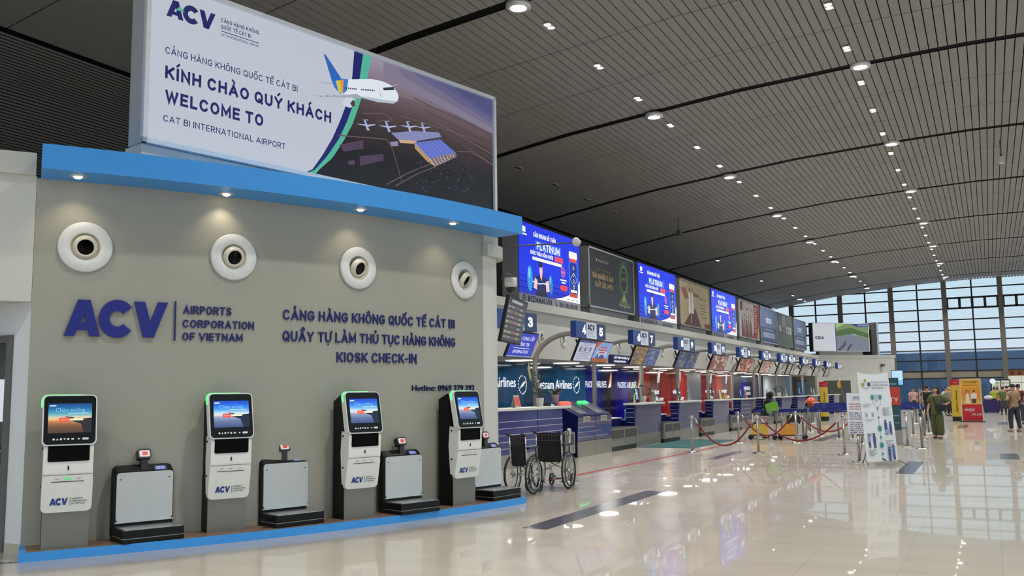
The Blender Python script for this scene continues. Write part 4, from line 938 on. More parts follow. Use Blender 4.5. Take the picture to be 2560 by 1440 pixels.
def plant(label, x, y, z, kind):
    t = thing('potted_plant', label, 'plant', (x, y, z), Q, 'potted plants on the counters')
    p = MB(M('e2e0dc', .35)); p.lathe([(.075, 0), (.10, .2), (.105, .2), (.09, .19), (.085, .16)], n=20); p.build('pot', t)
    rnd = random.Random(int(y*10)); lf = MB(M('2d4a24', .5, noise=.2, scale=20)); st = MB(M('5b4a32', .6))
    def blade(b, d, L, wd, m=None):
        d = Vector(d).normalized(); s_ = d.cross(Vector((.3, .8, .2))).normalized()*wd; b = Vector(b); mid = b+d*L*.5
        lf.add([b, mid+s_, b+d*L, mid-s_], [(0, 1, 2, 3)], m)
    if kind == 'bush':
        for i in range(170):
            g = rnd.random()*2*PI; u = rnd.random()*2-1; r = .19*math.sqrt(1-u*u); c = (r*math.cos(g), r*math.sin(g), .34+.15*u)
            blade(c, (math.cos(g), math.sin(g), u+.3), .06, .015, M('c8506a', .5) if (i % 13 == 0 and u > 0) else None)
        st.tube([(0, 0, .16), (0, 0, .3)], .015)
    elif kind == 'twig':
        st.tube([(0, 0, .16), (.02, 0, .4), (-.01, 0, .75)], .012); st.tube([(.01, 0, .3), (.12, 0, .42)], .008)
        for i in range(90):
            h = .25+rnd.random()*.55; g = rnd.random()*2*PI; q = .03+rnd.random()*.11
            blade((q*math.cos(g), q*math.sin(g), h), (math.cos(g), math.sin(g), .4), .07, .018)
        for i in range(5): blade((-.2-.03*i, .1, .55+.02*i), (-.25+.1*i, .1, 1), .42, .035, M('b8a860', .5))
        st.tube([(-.2, .1, .16), (-.22, .1, .6)], .01)
    else:
        for i in range(60):
            g = rnd.random()*2*PI; u = rnd.random()
            blade((0, 0, .18), (math.cos(g), math.sin(g), .4+u), .18+.12*rnd.random(), .035, M('8fa0a8', .3) if i % 2 else None)
        st.tube([(0, 0, .1), (0, 0, .2)], .01)
    st.build('stem', t); lf.build('foliage', t)
plant('slim potted plant in a white pot on the information desk', -9.3, 19.4, 1.27, 'twig'); plant('small silvery plant in a pot behind the red status light', -9.8, 21.35, 1.333, 'fan'); plant('round green bush with pink flowers in a white pot on the first check-in desk', -9.35, 26.75, Z, 'bush')
plant('dark green plant on the worktop beyond the green bag', -9.3, 46.8, Z, 'bush')
t = thing('desk_phone', 'small white telephone beside the slim plant on the information desk', 'phone', (-9.35, 20.05, 1.27), Q)
p = MB(M('dcdad6', .4)); p.prism([(-.08, 0), (.08, 0), (.08, .07), (-.08, .03)], -.1, .1, ax='x'); p.build('base', t); p = MB(BLK); p.tube([(-.12, .02, .06), (-.12, .02, .08), (-.12, -.02, .08)], .02); p.b2((-.16, -.08, .0), (-.1, .08, .07)); p.build('handset', t)
p = MB(M('c8a02a', .5)); p.prism([(-.17, 0), (.17, 0), (.16, .16), (-.16, .16)], -.11, .11); p.tube([(-.16, 0, .16), (-.1, 0, .27), (.1, 0, .27), (.16, 0, .16)], .01); o = p.build('basket'); o.location = (-9.26, 35.85, Z); o.rotation_euler = (0, 0, Q); tag(o, 'orange basket on the third check-in desk', 'basket')
for k, y in enumerate((28.45, 33.2)):
    t = thing('pennant_flag', ['tall yellow-green pennant between the first and second check-in desks', 'tall yellow-green pennant between the second and third check-in desks'][k], 'flag', (-10.2, y, 0), Q)
    p = MB(STEEL); p.lathe([(.18, 0), (.17, .02), (.02, .03)], n=16); p.tube([(0, 0, .02), (0, 0, 1.95)], .012); p.build('pole', t)
    p = MB(M('c9cc62', .6)); p.prism([(-.02, 1.95), (-.40, .62), (-.02, .55)], -.004, .004); p.build('cloth', t)
t = thing('white_bag', 'white and brown bag on the ledge before the fourth check-in desk', 'bag', (-9.85, 37.4, .85), Q)
p = MB(M('d9d4cc', .6)); p.ball((0, 0, .17), (.17, .12, .17)); p.build('body', t); p = MB(M('7a5a48', .6)); p.tube([(-.1, -.02, .28), (0, -.05, .44), (.1, -.02, .28)], .012, n=6); p.build('strap', t)

# ---- advertising boards standing on the cornice
def plinth(t, wd, z0, y0=.12): 
    p = MB(M('8d8d8a', .5)); p.b2((.35, y0, z0), (wd-.35, y0+.5, -.005)); p.build('mounting_plinth', t)
def board_frame(t, wd, h, m, fw=.05, side='6d6e70'):
    p = MB(M(side, .5)); p.b2((0, .02, 0), (wd, .42, h)); p.build('cabinet', t)
    p = MB(m); p.b2((0, -.02, 0), (wd, .03, fw)); p.b2((0, -.02, h-fw), (wd, .03, h)); p.b2((0, -.02, 0), (fw, .03, h)); p.b2((wd-fw, -.02, 0), (wd, .03, h)); p.build('frame', t)
def led_board(label, y0, y1):
    wd = y1-y0; t = thing('led_advert', label, 'billboard', (-11.1, y0, 4.02), Q, 'bright blue LED adverts')
    p = MB(M('6d6e70', .5)); p.b2((-.02, .02, 0), (wd+.02, .5, 2.25)); p.build('cabinet', t)
    sp = MB(M('8a8c92', .5)); sp.b2((0, -.01, 0), (wd, .03, .27)); s_ = sp.build('lower_strip', t)
    q = MB(M('16183a', .5, noise=0)); q.text('BIZMAN.VN', .5, .065, .165, -.014, 1.55, bold=.03); q.text('094.986.98.98', 2.6, .065, .15, -.014, 1.3, bold=.03); q.ring(.28, .145, .07, .1, -.014, -.011, n=18); q.rect(.2, .138, .36, .150, -.014); q.rect(.272, .06, .284, .22, -.014)
    q.line([(2.33, .21), (2.36, .12), (2.45, .07)], .035, -.014); q.build('strip_lettering', s_)
    p = MB(); a, b, c, d = 0, .28, wd, 2.25; W_, H_ = c-a, d-b; X = lambda u: a+u*W_; V_ = lambda v: b+v*H_; y = -.004; S = 1.1
    p.rect(a, b, c, d, y, E('1030d8', S)); 
    for i in range(4): p.rect(X(0), V_(.0+.08*i), X(1), V_(.08*i+.09), y-.0002, E(['0c22b0', '0d26ba', '0e29c6', '0f2cd0'][i], S))
    p.poly([(X(.55), V_(0)), (X(1), V_(0)), (X(1), V_(.36)), (X(.93), V_(.20)), (X(.8), V_(.1)), (X(.68), V_(.04))], y-.001, E('f0e8f2', S))
    wt = E('eef2ff', 1.2); p.rrect(X(.05), V_(.86), X(.1), V_(.94), .03, y-.002, y-.001, wt); p.rect(X(.03), V_(.82), X(.12), V_(.84), y-.001, wt)
    p.text('SÂM NHUNG BỔ THẬN', X(.22), V_(.835), .13, y-.002, 1.5, m=wt, bold=.04); p.rect(X(.25), V_(.655), X(.67), V_(.79), y-.001, E('3a62e8', S)); p.text('PLATINUM', X(.27), V_(.665), .21, y-.003, 1.55, m=wt, bold=.02)
    p.text('KHỎE THẬN, SỐNG KHỎE', X(.17), V_(.575), .11, y-.002, 1.5, m=wt, bold=.04); p.rect(X(.56), V_(.56), X(.70), V_(.64), y-.003, E('e0485a', S)); p.rrect(X(.2), V_(.50), X(.68), V_(.545), .03, y-.003, y-.001, wt)
    sk = E('e8b8b0', S); nv = E('1a1a58', S)
    p.ell(X(.33), V_(.38), .10, .19, y-.004, sk, n=16); p.ell(X(.325), V_(.455), .12, .09, y-.005, E('20181c', S), n=14)
    p.poly([(X(.24), V_(.26)), (X(.30), V_(.30)), (X(.36), V_(.30)), (X(.43), V_(.26)), (X(.42), V_(.02)), (X(.25), V_(.02))], y-.003, nv); p.poly([(X(.31), V_(.30)), (X(.35), V_(.30)), (X(.335), V_(.22))], y-.005, sk)
    p.poly([(X(.23), V_(.25)), (X(.27), V_(.22)), (X(.26), V_(.08)), (X(.21), V_(.10))], y-.006, sk); p.poly([(X(.40), V_(.22)), (X(.45), V_(.25)), (X(.46), V_(.09)), (X(.41), V_(.07))], y-.006, sk)
    p.line([(X(.13), V_(.20)), (X(.3), V_(.17)), (X(.36), V_(.19)), (X(.5), V_(.18))], .035, y-.007, E('c8d8ec', S))
    p.ell(X(.155), V_(.22), .17, .36, y-.008, E('2f8cc8', S), n=18); p.ell(X(.145), V_(.30), .08, .16, y-.009, E('6cc0dc', S), n=14); p.ell(X(.485), V_(.19), .13, .28, y-.008, E('2878b8', S), n=18); p.ell(X(.475), V_(.26), .06, .12, y-.009, E('60b4d8', S), n=12)
    p.poly([(X(.25), V_(.0)), (X(.42), V_(.0)), (X(.40), V_(.07)), (X(.27), V_(.07))], y-.006, E('141020', S))
    p.rrect(X(.80), V_(.12), X(.965), V_(.66), .12, y-.008, y-.001, E('2a62d8', S)); p.rrect(X(.82), V_(.14), X(.945), V_(.62), .10, y-.010, y-.008, E('122a8c', S)); p.rrect(X(.81), V_(.68), X(.955), V_(.79), .05, y-.008, y-.001, E('efe4ea', S)); p.rect(X(.82), V_(.63), X(.945), V_(.68), y-.009, E('d84a3a', S)); p.rrect(X(.81), V_(.08), X(.955), V_(.14), .04, y-.009, y-.001, E('b84038', S))
    for i in range(4): p.rect(X(.86), V_(.50-.1*i), X(.905), V_(.57-.1*i), y-.011, E('0c1640', S)); p.ring((X(.86)+X(.905))/2, V_(.535-.1*i), .045, .06, y-.012, y-.0115, wt, n=10)
    p.line([(X(.82), V_(.36)), (X(.883), V_(.46)), (X(.945), V_(.36)), (X(.883), V_(.25)), (X(.82), V_(.36))], .02, y-.0115, E('9ab8f0', S)); p.rect(X(.83), V_(.155), X(.94), V_(.195), y-.012, wt)
    p.ring(X(.70), V_(.43), .10, .15, y-.003, y-.002, E('d8605c', S), n=18); p.text('18+', X(.70), V_(.405), .09, y-.004, .2, m=E('f0a8a0', S), align='c'); p.rrect(X(.65), V_(.15), X(.77), V_(.23), .06, y-.004, y-.001, E('e03848', S)); p.rect(X(.65), V_(.30), X(.76), V_(.32), y-.002, wt); p.rect(X(.67), V_(.26), X(.74), V_(.28), y-.002, wt)
    for xx in (.75, .84, .92): p.rect(X(xx), V_(.025), X(xx+.05), V_(.04), y-.0115, E('a8a0b8', S))
    p.build('led_panel', t)
led_board('first and largest blue LED advert with a man lifting a barbell', 22.0, 26.15); led_board('middle blue LED advert between the dark green and the beige boards', 31.6, 36.1); led_board('third blue LED advert, left of the red and white board', 41.5, 46.1)
def ad(label, y0, y1, art, fr, z=4.29, h=1.95, side='6d6e70', name='advert_board'):
    wd = y1-y0; t = thing(name, label, 'billboard', (-11.1, y0, z), Q, 'static adverts on the cornice'); board_frame(t, wd, h, fr, .05, side); plinth(t, wd, -.28)
    p = MB(); art(p, wd, h); p.build('poster', t); return t
def art_green(p, w_, h):
    y = .01; p.rect(.05, .05, w_-.05, h-.05, y, M('2c3033', .3, noise=.02)); g = E
    for i, (r, c) in enumerate(((.62, '2c4a42'), (.52, '2f5e50'), (.44, '3a7a64'), (.38, '5f9a78'))): p.ell(w_*.76, h*.60, r*.85, min(r*1.25, .72), y-.001*(i+1), M(c, .4, noise=0), n=26)
    p.ell(w_*.76, h*.60, .36, .50, y-.006, M('1c2420', .4), n=26); p.ring(w_*.76, h*.60, .44, .47, y-.008, y-.007, M('b8c070', .4), n=26, sx=.72); gd = M('a89a62', .4, noise=0)
    p.text('APEX', w_*.76, h*.57, .13, y-.008, .5, m=gd, align='c', bold=.02); p.text('AWARDS', w_*.76, h*.72, .06, y-.008, .36, m=gd, align='c')
    p.poly([(w_*.755, h*.35), (w_*.765, h*.35), (w_*.90, .2), (w_*.62, .24)], y-.005, M('6a7440', .4)); p.poly([(w_*.757, h*.35), (w_*.763, h*.35), (w_*.81, .4), (w_*.72, .4)], y-.007, M('a8a860', .4))
    p.text('TRẢI NGHIỆM 5 SAO', w_*.06, h*.50, .17, y-.003, w_*.46, m=M('c2a06a', .4), bold=.02); p.text('XUẤT SẮC APEX', w_*.13, h*.36, .17, y-.003, w_*.38, m=M('c2a06a', .4), bold=.02); p.text('TỪ HÀNG KHÔNG QUỐC GIA', w_*.16, h*.64, .06, y-.003, w_*.32, m=M('8a7a58', .4)); p.text('Vietnam Airlines', w_*.2, h*.79, .09, y-.003, w_*.22, m=M('b8b0a8', .4)); p.ell(w_*.17, h*.81, .05, .06, y-.003, M('c87a50', .4), n=12)
    for i in range(5): p.ell(w_*(.66+.055*i), h*(.13-.02*(1-abs(i-2)/2)), .035, .04, y-.006, M('d8d8d4', .4), n=5)
def art_beige(p, w_, h):
    y = .01; p.rect(.05, .05, w_-.05, h-.05, y, M('a99b78', .45, noise=.18, scale=2)); B = M('5e3534', .5)
    p.poly([(w_*.42, h*.42), (w_*.5, h*.42), (w_*.68, .06), (w_*.12, .06)], y-.002, B); p.poly([(w_*.05, h*.8), (w_*.2, h*.84), (w_*.3, h*.62), (w_*.18, h*.58)], y-.001, M('8a5a4c', .5)); p.poly([(w_*.42, h*.78), (w_*.62, h*.76), (w_*.66, h*.7), (w_*.42, h*.68)], y-.001, M('8a5a4c', .5))
    for dx in (0, .09): p.poly([(w_*(.28+dx), h*.30), (w_*(.36+dx), h*.30), (w_*(.345+dx), h*.76), (w_*(.295+dx), h*.76)], y-.003, M('d8d2c8', .5)); p.ell(w_*(.32+dx), h*.81, .07, .1, y-.003, M('5a4034', .5), n=12)
    p.line([(w_*.36, h*.3), (w_*.35, .15)], .05, y-.004, M('d0c8bc', .5)); p.text('Business Lounge', w_*.66, h*.66, .08, y-.003, w_*.24, m=M('6a4a3a', .5)); p.rect(w_*.80, .06, w_-.06, .26, y-.003, M('7d2c30', .5))
    for i in range(5): p.rect(w_*.68, h*(.54-.07*i), w_*(.9-.03*(i % 2)), h*(.555-.07*i), y-.003, M('6e5f48', .5))
def art_redwhite(p, w_, h):
    y = .01; p.rect(.05, .05, w_-.05, h-.05, y, M('c0b8b0', .45, noise=.08)); Rr = M('8c3532', .5); p.poly([(w_*.74, h-.06), (w_-.06, h-.06), (w_-.06, .06), (w_*.62, .06), (w_*.73, .5)], y-.001, Rr); p.poly([(w_*.90, .06), (w_-.06, .06), (w_-.06, h*.5)], y-.002, M('b8a468', .5)); p.rect(w_*.08, h*.72, w_*.2, h-.08, y-.001, Rr)
    for i in range(5): p.poly([(w_*(.12+.1*i), .06), (w_*(.24+.1*i), .06), (w_*(.2+.1*i), h*(.5+.04*(i % 2))), (w_*(.15+.1*i), h*.5)], y-.002, M(['7a4444', '9a7068'][i % 2], .5)); p.ell(w_*(.18+.1*i), h*(.56+.04*(i % 2)), .13, .12, y-.003, M('b0887a', .5), n=12)
    p.ring(w_*.64, h*.72, .18, .24, y-.003, y-.002, M('86743a', .5), n=18); p.poly([(w_*.36, h*.8), (w_*.5, h*.82), (w_*.46, h*.77)], y-.003, M('3a3a48', .5))
    for i in range(11): p.rect(w_*.79, h*(.86-.065*i), w_*(.9-.03*(i % 3)), h*(.885-.065*i), y-.003, M('d8b8a8', .5))
def art_phone(p, w_, h):
    y = .01; p.rect(.05, .05, w_-.05, h-.05, y, M('5d6890', .4, noise=.06, scale=1)); p.rect(.05, .05, w_-.05, h*.45, y-.0005, M('3d4668', .4)); wt = M('c8ccd8', .4); p.rrect(w_*.34, h*.58, w_*.66, h*.72, .03, y-.002, y-.001, wt); p.text('BIZMAN', w_*.5, h*.61, .14, y-.004, w_*.28, m=M('4a5678', .4), align='c'); p.text('LIÊN HỆ QUẢNG CÁO', w_*.5, h*.36, .09, y-.002, w_*.5, m=wt, align='c'); p.rect(w_*.16, h*.15, w_*.84, h*.31, y-.001, M('7a86a8', .4)); p.text('094.986.98.98', w_*.5, h*.17, .24, y-.004, w_*.64, m=wt, align='c', bold=.03)
    for xx in (.08, .92): p.line([(w_*xx, h*.12), (w_*xx, h*.36)], .06, y-.002, wt)
def art_grey(p, w_, h):
    y = .01; p.rect(.05, .05, w_-.05, h-.05, y, M('5b6158', .45, noise=.25, scale=1.6)); wt = M('c4c4bc', .4); p.rect(w_*.3, h*.62, w_*.5, h-.06, y-.001, M('8c8c86', .4)); p.text('KES', w_*.52, h*.42, .42, y-.002, w_*.4, m=wt, bold=.04); p.rect(w_*.1, h*.45, w_*.2, h*.62, y-.001, wt); p.text('home living', w_*.24, h*.47, .1, y-.002, w_*.22, m=wt)
GR = M('aeb2b0', .35, .4)
ad('dark green advert board with gold lettering right of the first LED advert', 26.9, 31.1, art_green, M('b4b6b4', .35, .4)); ad('beige advert board with a red carpet and two white figures', 36.6, 41.2, art_beige, M('8f8872', .4)); ad('red and white advert board with a group of people', 46.7, 51.3, art_redwhite, M('a8a49c', .4))
ad('blue-grey phone number advert left of the grey-green board', 51.6, 56.3, art_phone, GR, 4.25, 2.0); ad('grey-green advert board between two blue-grey phone adverts', 56.5, 61.1, art_grey, M('777c74', .4), 4.25, 2.0); ad('blue-grey phone number advert at the far end of the row', 61.5, 66.0, art_phone, GR, 4.25, 2.0)
# aerial photo board on the far diagonal wall
dd_ = Vector((.685, .729, 0)); o_ = Vector((-10.9, 68.3, 0))+dd_*.15
t = thing('aerial_board', 'white framed board with an aerial airport picture on the far diagonal wall', 'billboard', (o_.x-.3, o_.y+.3, 4.3), math.atan2(dd_.y, dd_.x)); W_ = 5.0; H_ = 2.07
board_frame(t, W_, H_, M('c9ccd0', .4), .05, '3c3e44'); p = MB(); y = .012
p.rect(.05, .05, 2.0, H_-.05, y, E('d2d4da', .75)); p.rect(2.0, .05, 2.06, H_-.05, y-.001, E('1c2c7c', .8)); p.rect(2.06, .05, W_-.05, H_-.05, y, E('7d9464', .75))
for q, c in (([(2.06, 1.0), (3.2, 1.3), (W_-.05, .9), (W_-.05, .05), (2.06, .05)], '7c8290'), ([(2.06, 1.5), (3.4, 1.75), (W_-.05, 1.3), (W_-.05, 1.0), (3.6, 1.3), (2.06, 1.1)], '4e6a3c'), ([(2.7, 1.2), (3.5, 1.4), (4.3, .95), (3.3, .75)], 'a4aec4'), ([(3.3, .75), (4.3, .95), (4.7, .5), (3.8, .3)], '8090b4'), ([(2.1, .1), (2.6, .5), (3.0, .9), (2.8, .4), (2.4, .06)], '2c3040'), ([(2.9, .06), (3.2, .5), (3.6, .6), (3.2, .2), (3.1, .06)], '30343f'), ([(4.2, .06), (4.4, .4), (4.9, .5), (4.9, .06)], '5c7a44'), ([(2.06, 1.7), (2.9, 2.0), (2.06, 2.0)], 'a8c878')): p.poly(q, y-.001-.0005*len(q), E(c, .75))
p.poly([(3.4, H_-.05), (W_-.05, H_-.05), (W_-.05, H_-.25), (4.0, H_-.28)], y-.006, E('26388c', .8)); p.text('0225.3.565.556', 4.45, H_-.2, .09, y-.008, .9, m=E('e0e4f0', .9), align='c'); p.build('poster', t)
p = MB(E('1a2040', .8)); p.text('CBIA', .22, .88, .22, y-.006, .78, bold=.06); p.build('lettering', t)
p = MB(M('8d8d8a', .5)); p.b2((.6, .1, -.29), (W_-.6, .5, -.005)); p.build('mounting_plinth', t)
o_ = o_+dd_*5.35
t = thing('side_board', 'narrow dark board seen edge-on right of the aerial picture board', 'billboard', (o_.x-.1, o_.y+.1, 4.03), math.atan2(dd_.y, dd_.x)); p = MB(M('4a4a48', .5)); p.b2((-.12, 0, 0), (.1, 1.6, 2.4)); p.build('panel', t); p = MB(FRAME); p.b2((.1, -.02, 0), (.26, 1.62, 2.42)); p.build('frame', t)
o_ = Vector((-10.9, 68.3, 0))+dd_*5.75
t = thing('wall_lamp', 'small dark lamp high on the far diagonal wall', 'light', (o_.x+.02, o_.y-.02, 3.15), math.atan2(dd_.y, dd_.x)); p = MB(M('3c3c3a', .4)); p.b2((-.06, -.04, 0), (.06, 0, .2)); p.build('bracket', t); p = MB(M('55534e', .4)); p.b2((-.12, -.2, .04), (.12, -.04, .22)); p.build('head', t)

t = thing('lit_sign', 'navy lit sign with white text on the bulkhead between signs 4 5 and 6 7', 'sign', (-10.72, 27.75, 2.5), Q)
p = MB(M('16235c', .4)); p.b2((0, 0, 0), (1.85, .1, .28)); p.build('box', t)
p = MB(E('f4f6ff', 1.3)); p.text('QUẦY THÔNG TIN HÀNH LÝ', .22, .16, .07, -.003, 1.25, bold=.03); p.text('BAGGAGE SERVICES', .22, .045, .06, -.003, 1.05, bold=.03); p.build('lettering', t)
p = MB(E('f4f6ff', 1.3)); p.rrect(1.55, .05, 1.75, .22, .03, -.004, -.001); p.build('pictogram', t)
# ================================================================ CEILING LAMPS
def big_lamp(label, x, y, z):
    t = thing('ceiling_lamp', label, 'light', (x, y, z), 0, 'large round ceiling lamps')
    p = MB(M('d8d8d6', .3, .4)); p.lathe([(.20, -.05), (.27, -.05), (.27, .06), (.20, .06)], n=28); p.build('housing', t)
    p = MB(E('fffaf0', 14)); p.lathe([(0, -.055), (.16, -.055), (.2, -.045)], n=24); p.build('diffuser', t)
    return t
ROWN = ['over the check-in desks', 'over the open hall', 'right of the open hall']
L0 = None
for r, (x, z) in enumerate(LAMP_ROWS[:2]):
    for k in range(0, 8):
        lb = 'large round ceiling lamp, %s in the row %s' % (ORD[k], ROWN[r])
        if L0 is None: L0 = big_lamp(lb, x, RIB0+BAY*k, z)
        else: dup(L0, lb, (x, RIB0+BAY*k, z))
dup(L0, 'large round ceiling lamp nearest the upper left end of the far window wall', (-13.8, 79.86, 9.2))
def twin(label, x, y, z, on=True):
    t = thing('twin_downlight', label, 'light', (x, y, z), math.atan2(ceil_z(x+.2)-ceil_z(x-.2), .4)*0, 'small twin ceiling downlights')
    p = MB(M('cfcfcb', .35, .3)); p.b2((-.1, -.2, -.02), (.1, .2, .0)); p.build('square_trim', t)
    for i in (-1, 1):
        p = MB(E('fff4e2', 8) if on else M('2a2a2a', .4)); p.lathe([(0, -.026), (.07, -.026), (.08, -.021)], (0, i*.1, 0), n=14); p.build('lamp', t)
    return t
T0 = None
for r, x in enumerate((-8.4, -2.72)):
    for k in range(21):
        y = RIB0+1.5+3*k+(0 if r == 0 else 3)
        if y > 83: break
        lb = 'small twin ceiling downlight, %s in the row %s' % (ORD[k], ROWN[r])
        z = ceil_z(x)-.015
        if T0 is None: T0 = twin(lb, x, y, z)
        else: dup(T0, lb, (x, y, z))
for k, y in enumerate((53.4, 65.2, 76.9, 82.4)): dup(T0, 'lit twin downlight on the low ceiling above the adverts, %s from the camera' % ORD[k], (-13.8, y, ceil_z(-13.8)-.02))
U0 = None
for k in range(8):
    y = 27.4+3*k; lb = 'unlit twin downlight on the dark ceiling above the adverts, %s from the camera' % ORD[k]
    if U0 is None: U0 = twin(lb, -13.8, y, ceil_z(-13.8)-.02, False); U0['group'] = 'unlit twin downlights'
    else: dup(U0, lb, (-13.8, y, ceil_z(-13.8)-.02))
for k, (x, y) in enumerate([(.9, 37.0), (-12.2, 40.5)]):
    t = thing('ceiling_camera', ['small white camera hanging from the ceiling near the right edge', 'small dark camera hanging from the low ceiling above the middle adverts'][k], 'camera', (x, y, ceil_z(x)))
    p = MB(M('6d6d6a', .4)); p.tube([(0, 0, 0), (0, 0, -.6)], .03); p.build('drop_rod', t)
    p = MB(M('d0d0cc' if k == 0 else '4a4a48', .4)); p.b2((-.08, -.15, -.82), (.08, .15, -.6)); p.build('camera_body', t)

# ================================================================ WHEELCHAIRS
def wheelchair(label, x, y, head, w_, rests=True):
    """local: seen from behind, -y is the rear, +y the way it faces"""
    t = thing('wheelchair', label, 'wheelchair', (x, y, 0), head, 'parked wheelchairs'); RUB = M('161617', .6); CR = M('c9c9c6', .2, .9); FAB = M('201c22', .75, noise=.5, scale=40)
    hw = w_/2
    for s in (-1, 1):
        xx = s*(hw+.045)
        p = MB(RUB); c = [(xx, .3*math.cos(2*PI*i/32), .305+.29*math.sin(2*PI*i/32)) for i in range(32)]; p.tube(c, .016, closed=True, n=8); wh = p.build('tyre', t)
        p = MB(CR); p.tube([(xx, .275*math.cos(2*PI*i/32), .305+.27*math.sin(2*PI*i/32)) for i in range(32)], .01, closed=True, n=6)
        for i in range(20): g = 2*PI*i/20; p.tube([(xx-s*.02*(i % 2), .03*math.cos(g+.5), .305+.03*math.sin(g+.5)), (xx, .275*math.cos(g), .305+.27*math.sin(g))], .0022, n=4)
        p.tube([(xx-.035, 0, .305), (xx+.035, 0, .305)], .024, n=10); p.build('spoked_rim', wh)
        p = MB(RUB); p.tube([(xx+s*.035, .255*math.cos(2*PI*i/28), .305+.25*math.sin(2*PI*i/28)) for i in range(28)], .009, closed=True, n=6); p.build('hand_rim', wh)
        cx = s*(hw-.03); p = MB(RUB); p.tube([(cx, .42+.095*math.cos(2*PI*i/20), .11+.095*math.sin(2*PI*i/20)) for i in range(20)], .015, closed=True, n=6)
        for i in range(5): g = 2*PI*i/5; p.tube([(cx, .42, .11), (cx, .42+.09*math.cos(g), .11+.09*math.sin(g))], .008, n=4)
        p.build('castor_wheel', t)
        p = MB(CR); p.tube([(cx-.025, .42, .1), (cx-.025, .40, .22), (cx, .38, .30)], .009, n=6); p.tube([(cx+.025, .42, .1), (cx+.025, .40, .22)], .009, n=6); p.build('castor_fork', t)
        fx = s*hw; p = MB(CR); p.tube([(fx, -.20, .92), (fx, -.16, .50), (fx, -.1, .28), (fx, .38, .28), (fx, .42, .48)], .012, n=8); p.tube([(fx, -.16, .50), (fx, .42, .48)], .012, n=8); p.tube([(fx, .42, .48), (fx, .52, .22), (fx*.8, .60, .12)], .011, n=8)
        p.build('side_frame', t)
        p = MB(BLK); p.tube([(fx, -.20, .92), (fx, -.33, .945)], .017, n=8); p.build('push_handle', t)
        p = MB(BLK); p.b2((fx-.025, -.12, .70), (fx+.025, .26, .735)); p.tube([(fx, .2, .70), (fx, .22, .5)], .01, n=6); p.build('armrest', t)
        if rests: p = MB(M('3a3a3c', .5)); p.b2((s*hw*.45-.07, .54, .10), (s*hw*.45+.07, .68, .115)); p.build('footrest', t)
    p = MB(FAB); p.add([(-hw+.01, -.19, .92), (hw-.01, -.19, .92), (hw-.01, -.145, .46), (-hw+.01, -.145, .46)]+[(-hw+.01, -.17, .92), (hw-.01, -.17, .92), (hw-.01, -.125, .46), (-hw+.01, -.125, .46)], [(0, 1, 2, 3), (7, 6, 5, 4), (0, 4, 5, 1), (2, 6, 7, 3), (0, 3, 7, 4), (1, 5, 6, 2)]); bk = p.build('backrest', t)
    p = MB(M('18161a', .75, noise=.4, scale=40)); p.add([(-hw+.03, -.20, .74), (hw-.03, -.20, .74), (hw-.03, -.165, .44), (-hw+.03, -.165, .44)], [(0, 1, 2, 3)]); p.b2((-hw+.03, -.205, .735), (hw-.03, -.19, .755)); p.build('back_pocket', bk)
    p = MB(M('4a4146', .75))
    for i in range(7): xx = -hw+.05+(2*hw-.1)*i/6; p.add([(xx-.006, -.2055, .91), (xx+.006, -.2055, .91), (xx+.006, -.160, .47), (xx-.006, -.160, .47)], [(0, 1, 2, 3)])
    for i in range(5): zz = .52+.09*i; yy = -.205+.045*(.91-zz)/.44-.0012; p.add([(-hw+.02, yy, zz), (hw-.02, yy, zz), (hw-.02, yy, zz+.01), (-hw+.02, yy, zz+.01)], [(0, 1, 2, 3)])
    p.build('plaid_stripes', bk)
    p = MB(FAB); p.b2((-hw+.01, -.14, .47), (hw-.01, .40, .495)); p.build('seat', t)
    p = MB(CR); p.tube([(-hw, .08, .28), (hw, .1, .48)], .011, n=6); p.tube([(hw, .08, .28), (-hw, .1, .48)], .011, n=6); p.build('cross_brace', t)
    return t
wheelchair('right-hand open wheelchair with a broad dark plaid back', -6.56, 14.16, R(4), .44)
wheelchair('narrower half-folded wheelchair beside the white end wall', -6.64, 13.2, R(2), .27, False)

# ================================================================ ROPE POSTS AND BELT POSTS
def rope_post(label, x, y):
    t = thing('rope_post', label, 'post', (x, y, 0), 0, 'steel posts for the red ropes')
    p = MB(CHROME); p.lathe([(.175, 0), (.175, .012), (.15, .03), (.06, .05), (.035, .06), (.0, .06)], n=28); p.build('base', t)
    p = MB(M('a8a59d', .36, .9, noise=.03)); p.lathe([(.031, .05), (.031, .86)], n=20); p.build('pole', t)
    p = MB(CHROME); p.lathe([(.031, .85), (.042, .86), (.042, .93), (.03, .945), (0, .945)], n=20)
    for g in (0, PI): p.tube([(.042*math.cos(g), 0, .885), (.085*math.cos(g), 0, .885), (.085*math.cos(g), 0, .865)], .008, n=6)
    p.build('collar', t); return t
RP = [(-6.95, 23.6, 'steel rope post at the left end of the nearest red rope'), (-5.25, 23.57, 'steel rope post where the two nearest red ropes meet'), (-3.19, 23.52, 'steel rope post just left of the white notice board'), (-6.83, 28.1, 'steel rope post at the left end of the rear red rope'), (-5.2, 28.42, 'steel rope post where the two rear red ropes meet'), (-3.36, 28.35, 'steel rope post hidden behind the white notice board'), (-2.06, 27.1, 'steel rope post behind the foot of the white flow-chart banner'), (-6.72, 15.2, 'steel rope post behind the right-hand wheelchair')]
RP0 = None
for x, y, lb in RP:
    if RP0 is None: RP0 = rope_post(lb, x, y)
    else: dup(RP0, lb, (x, y, 0))
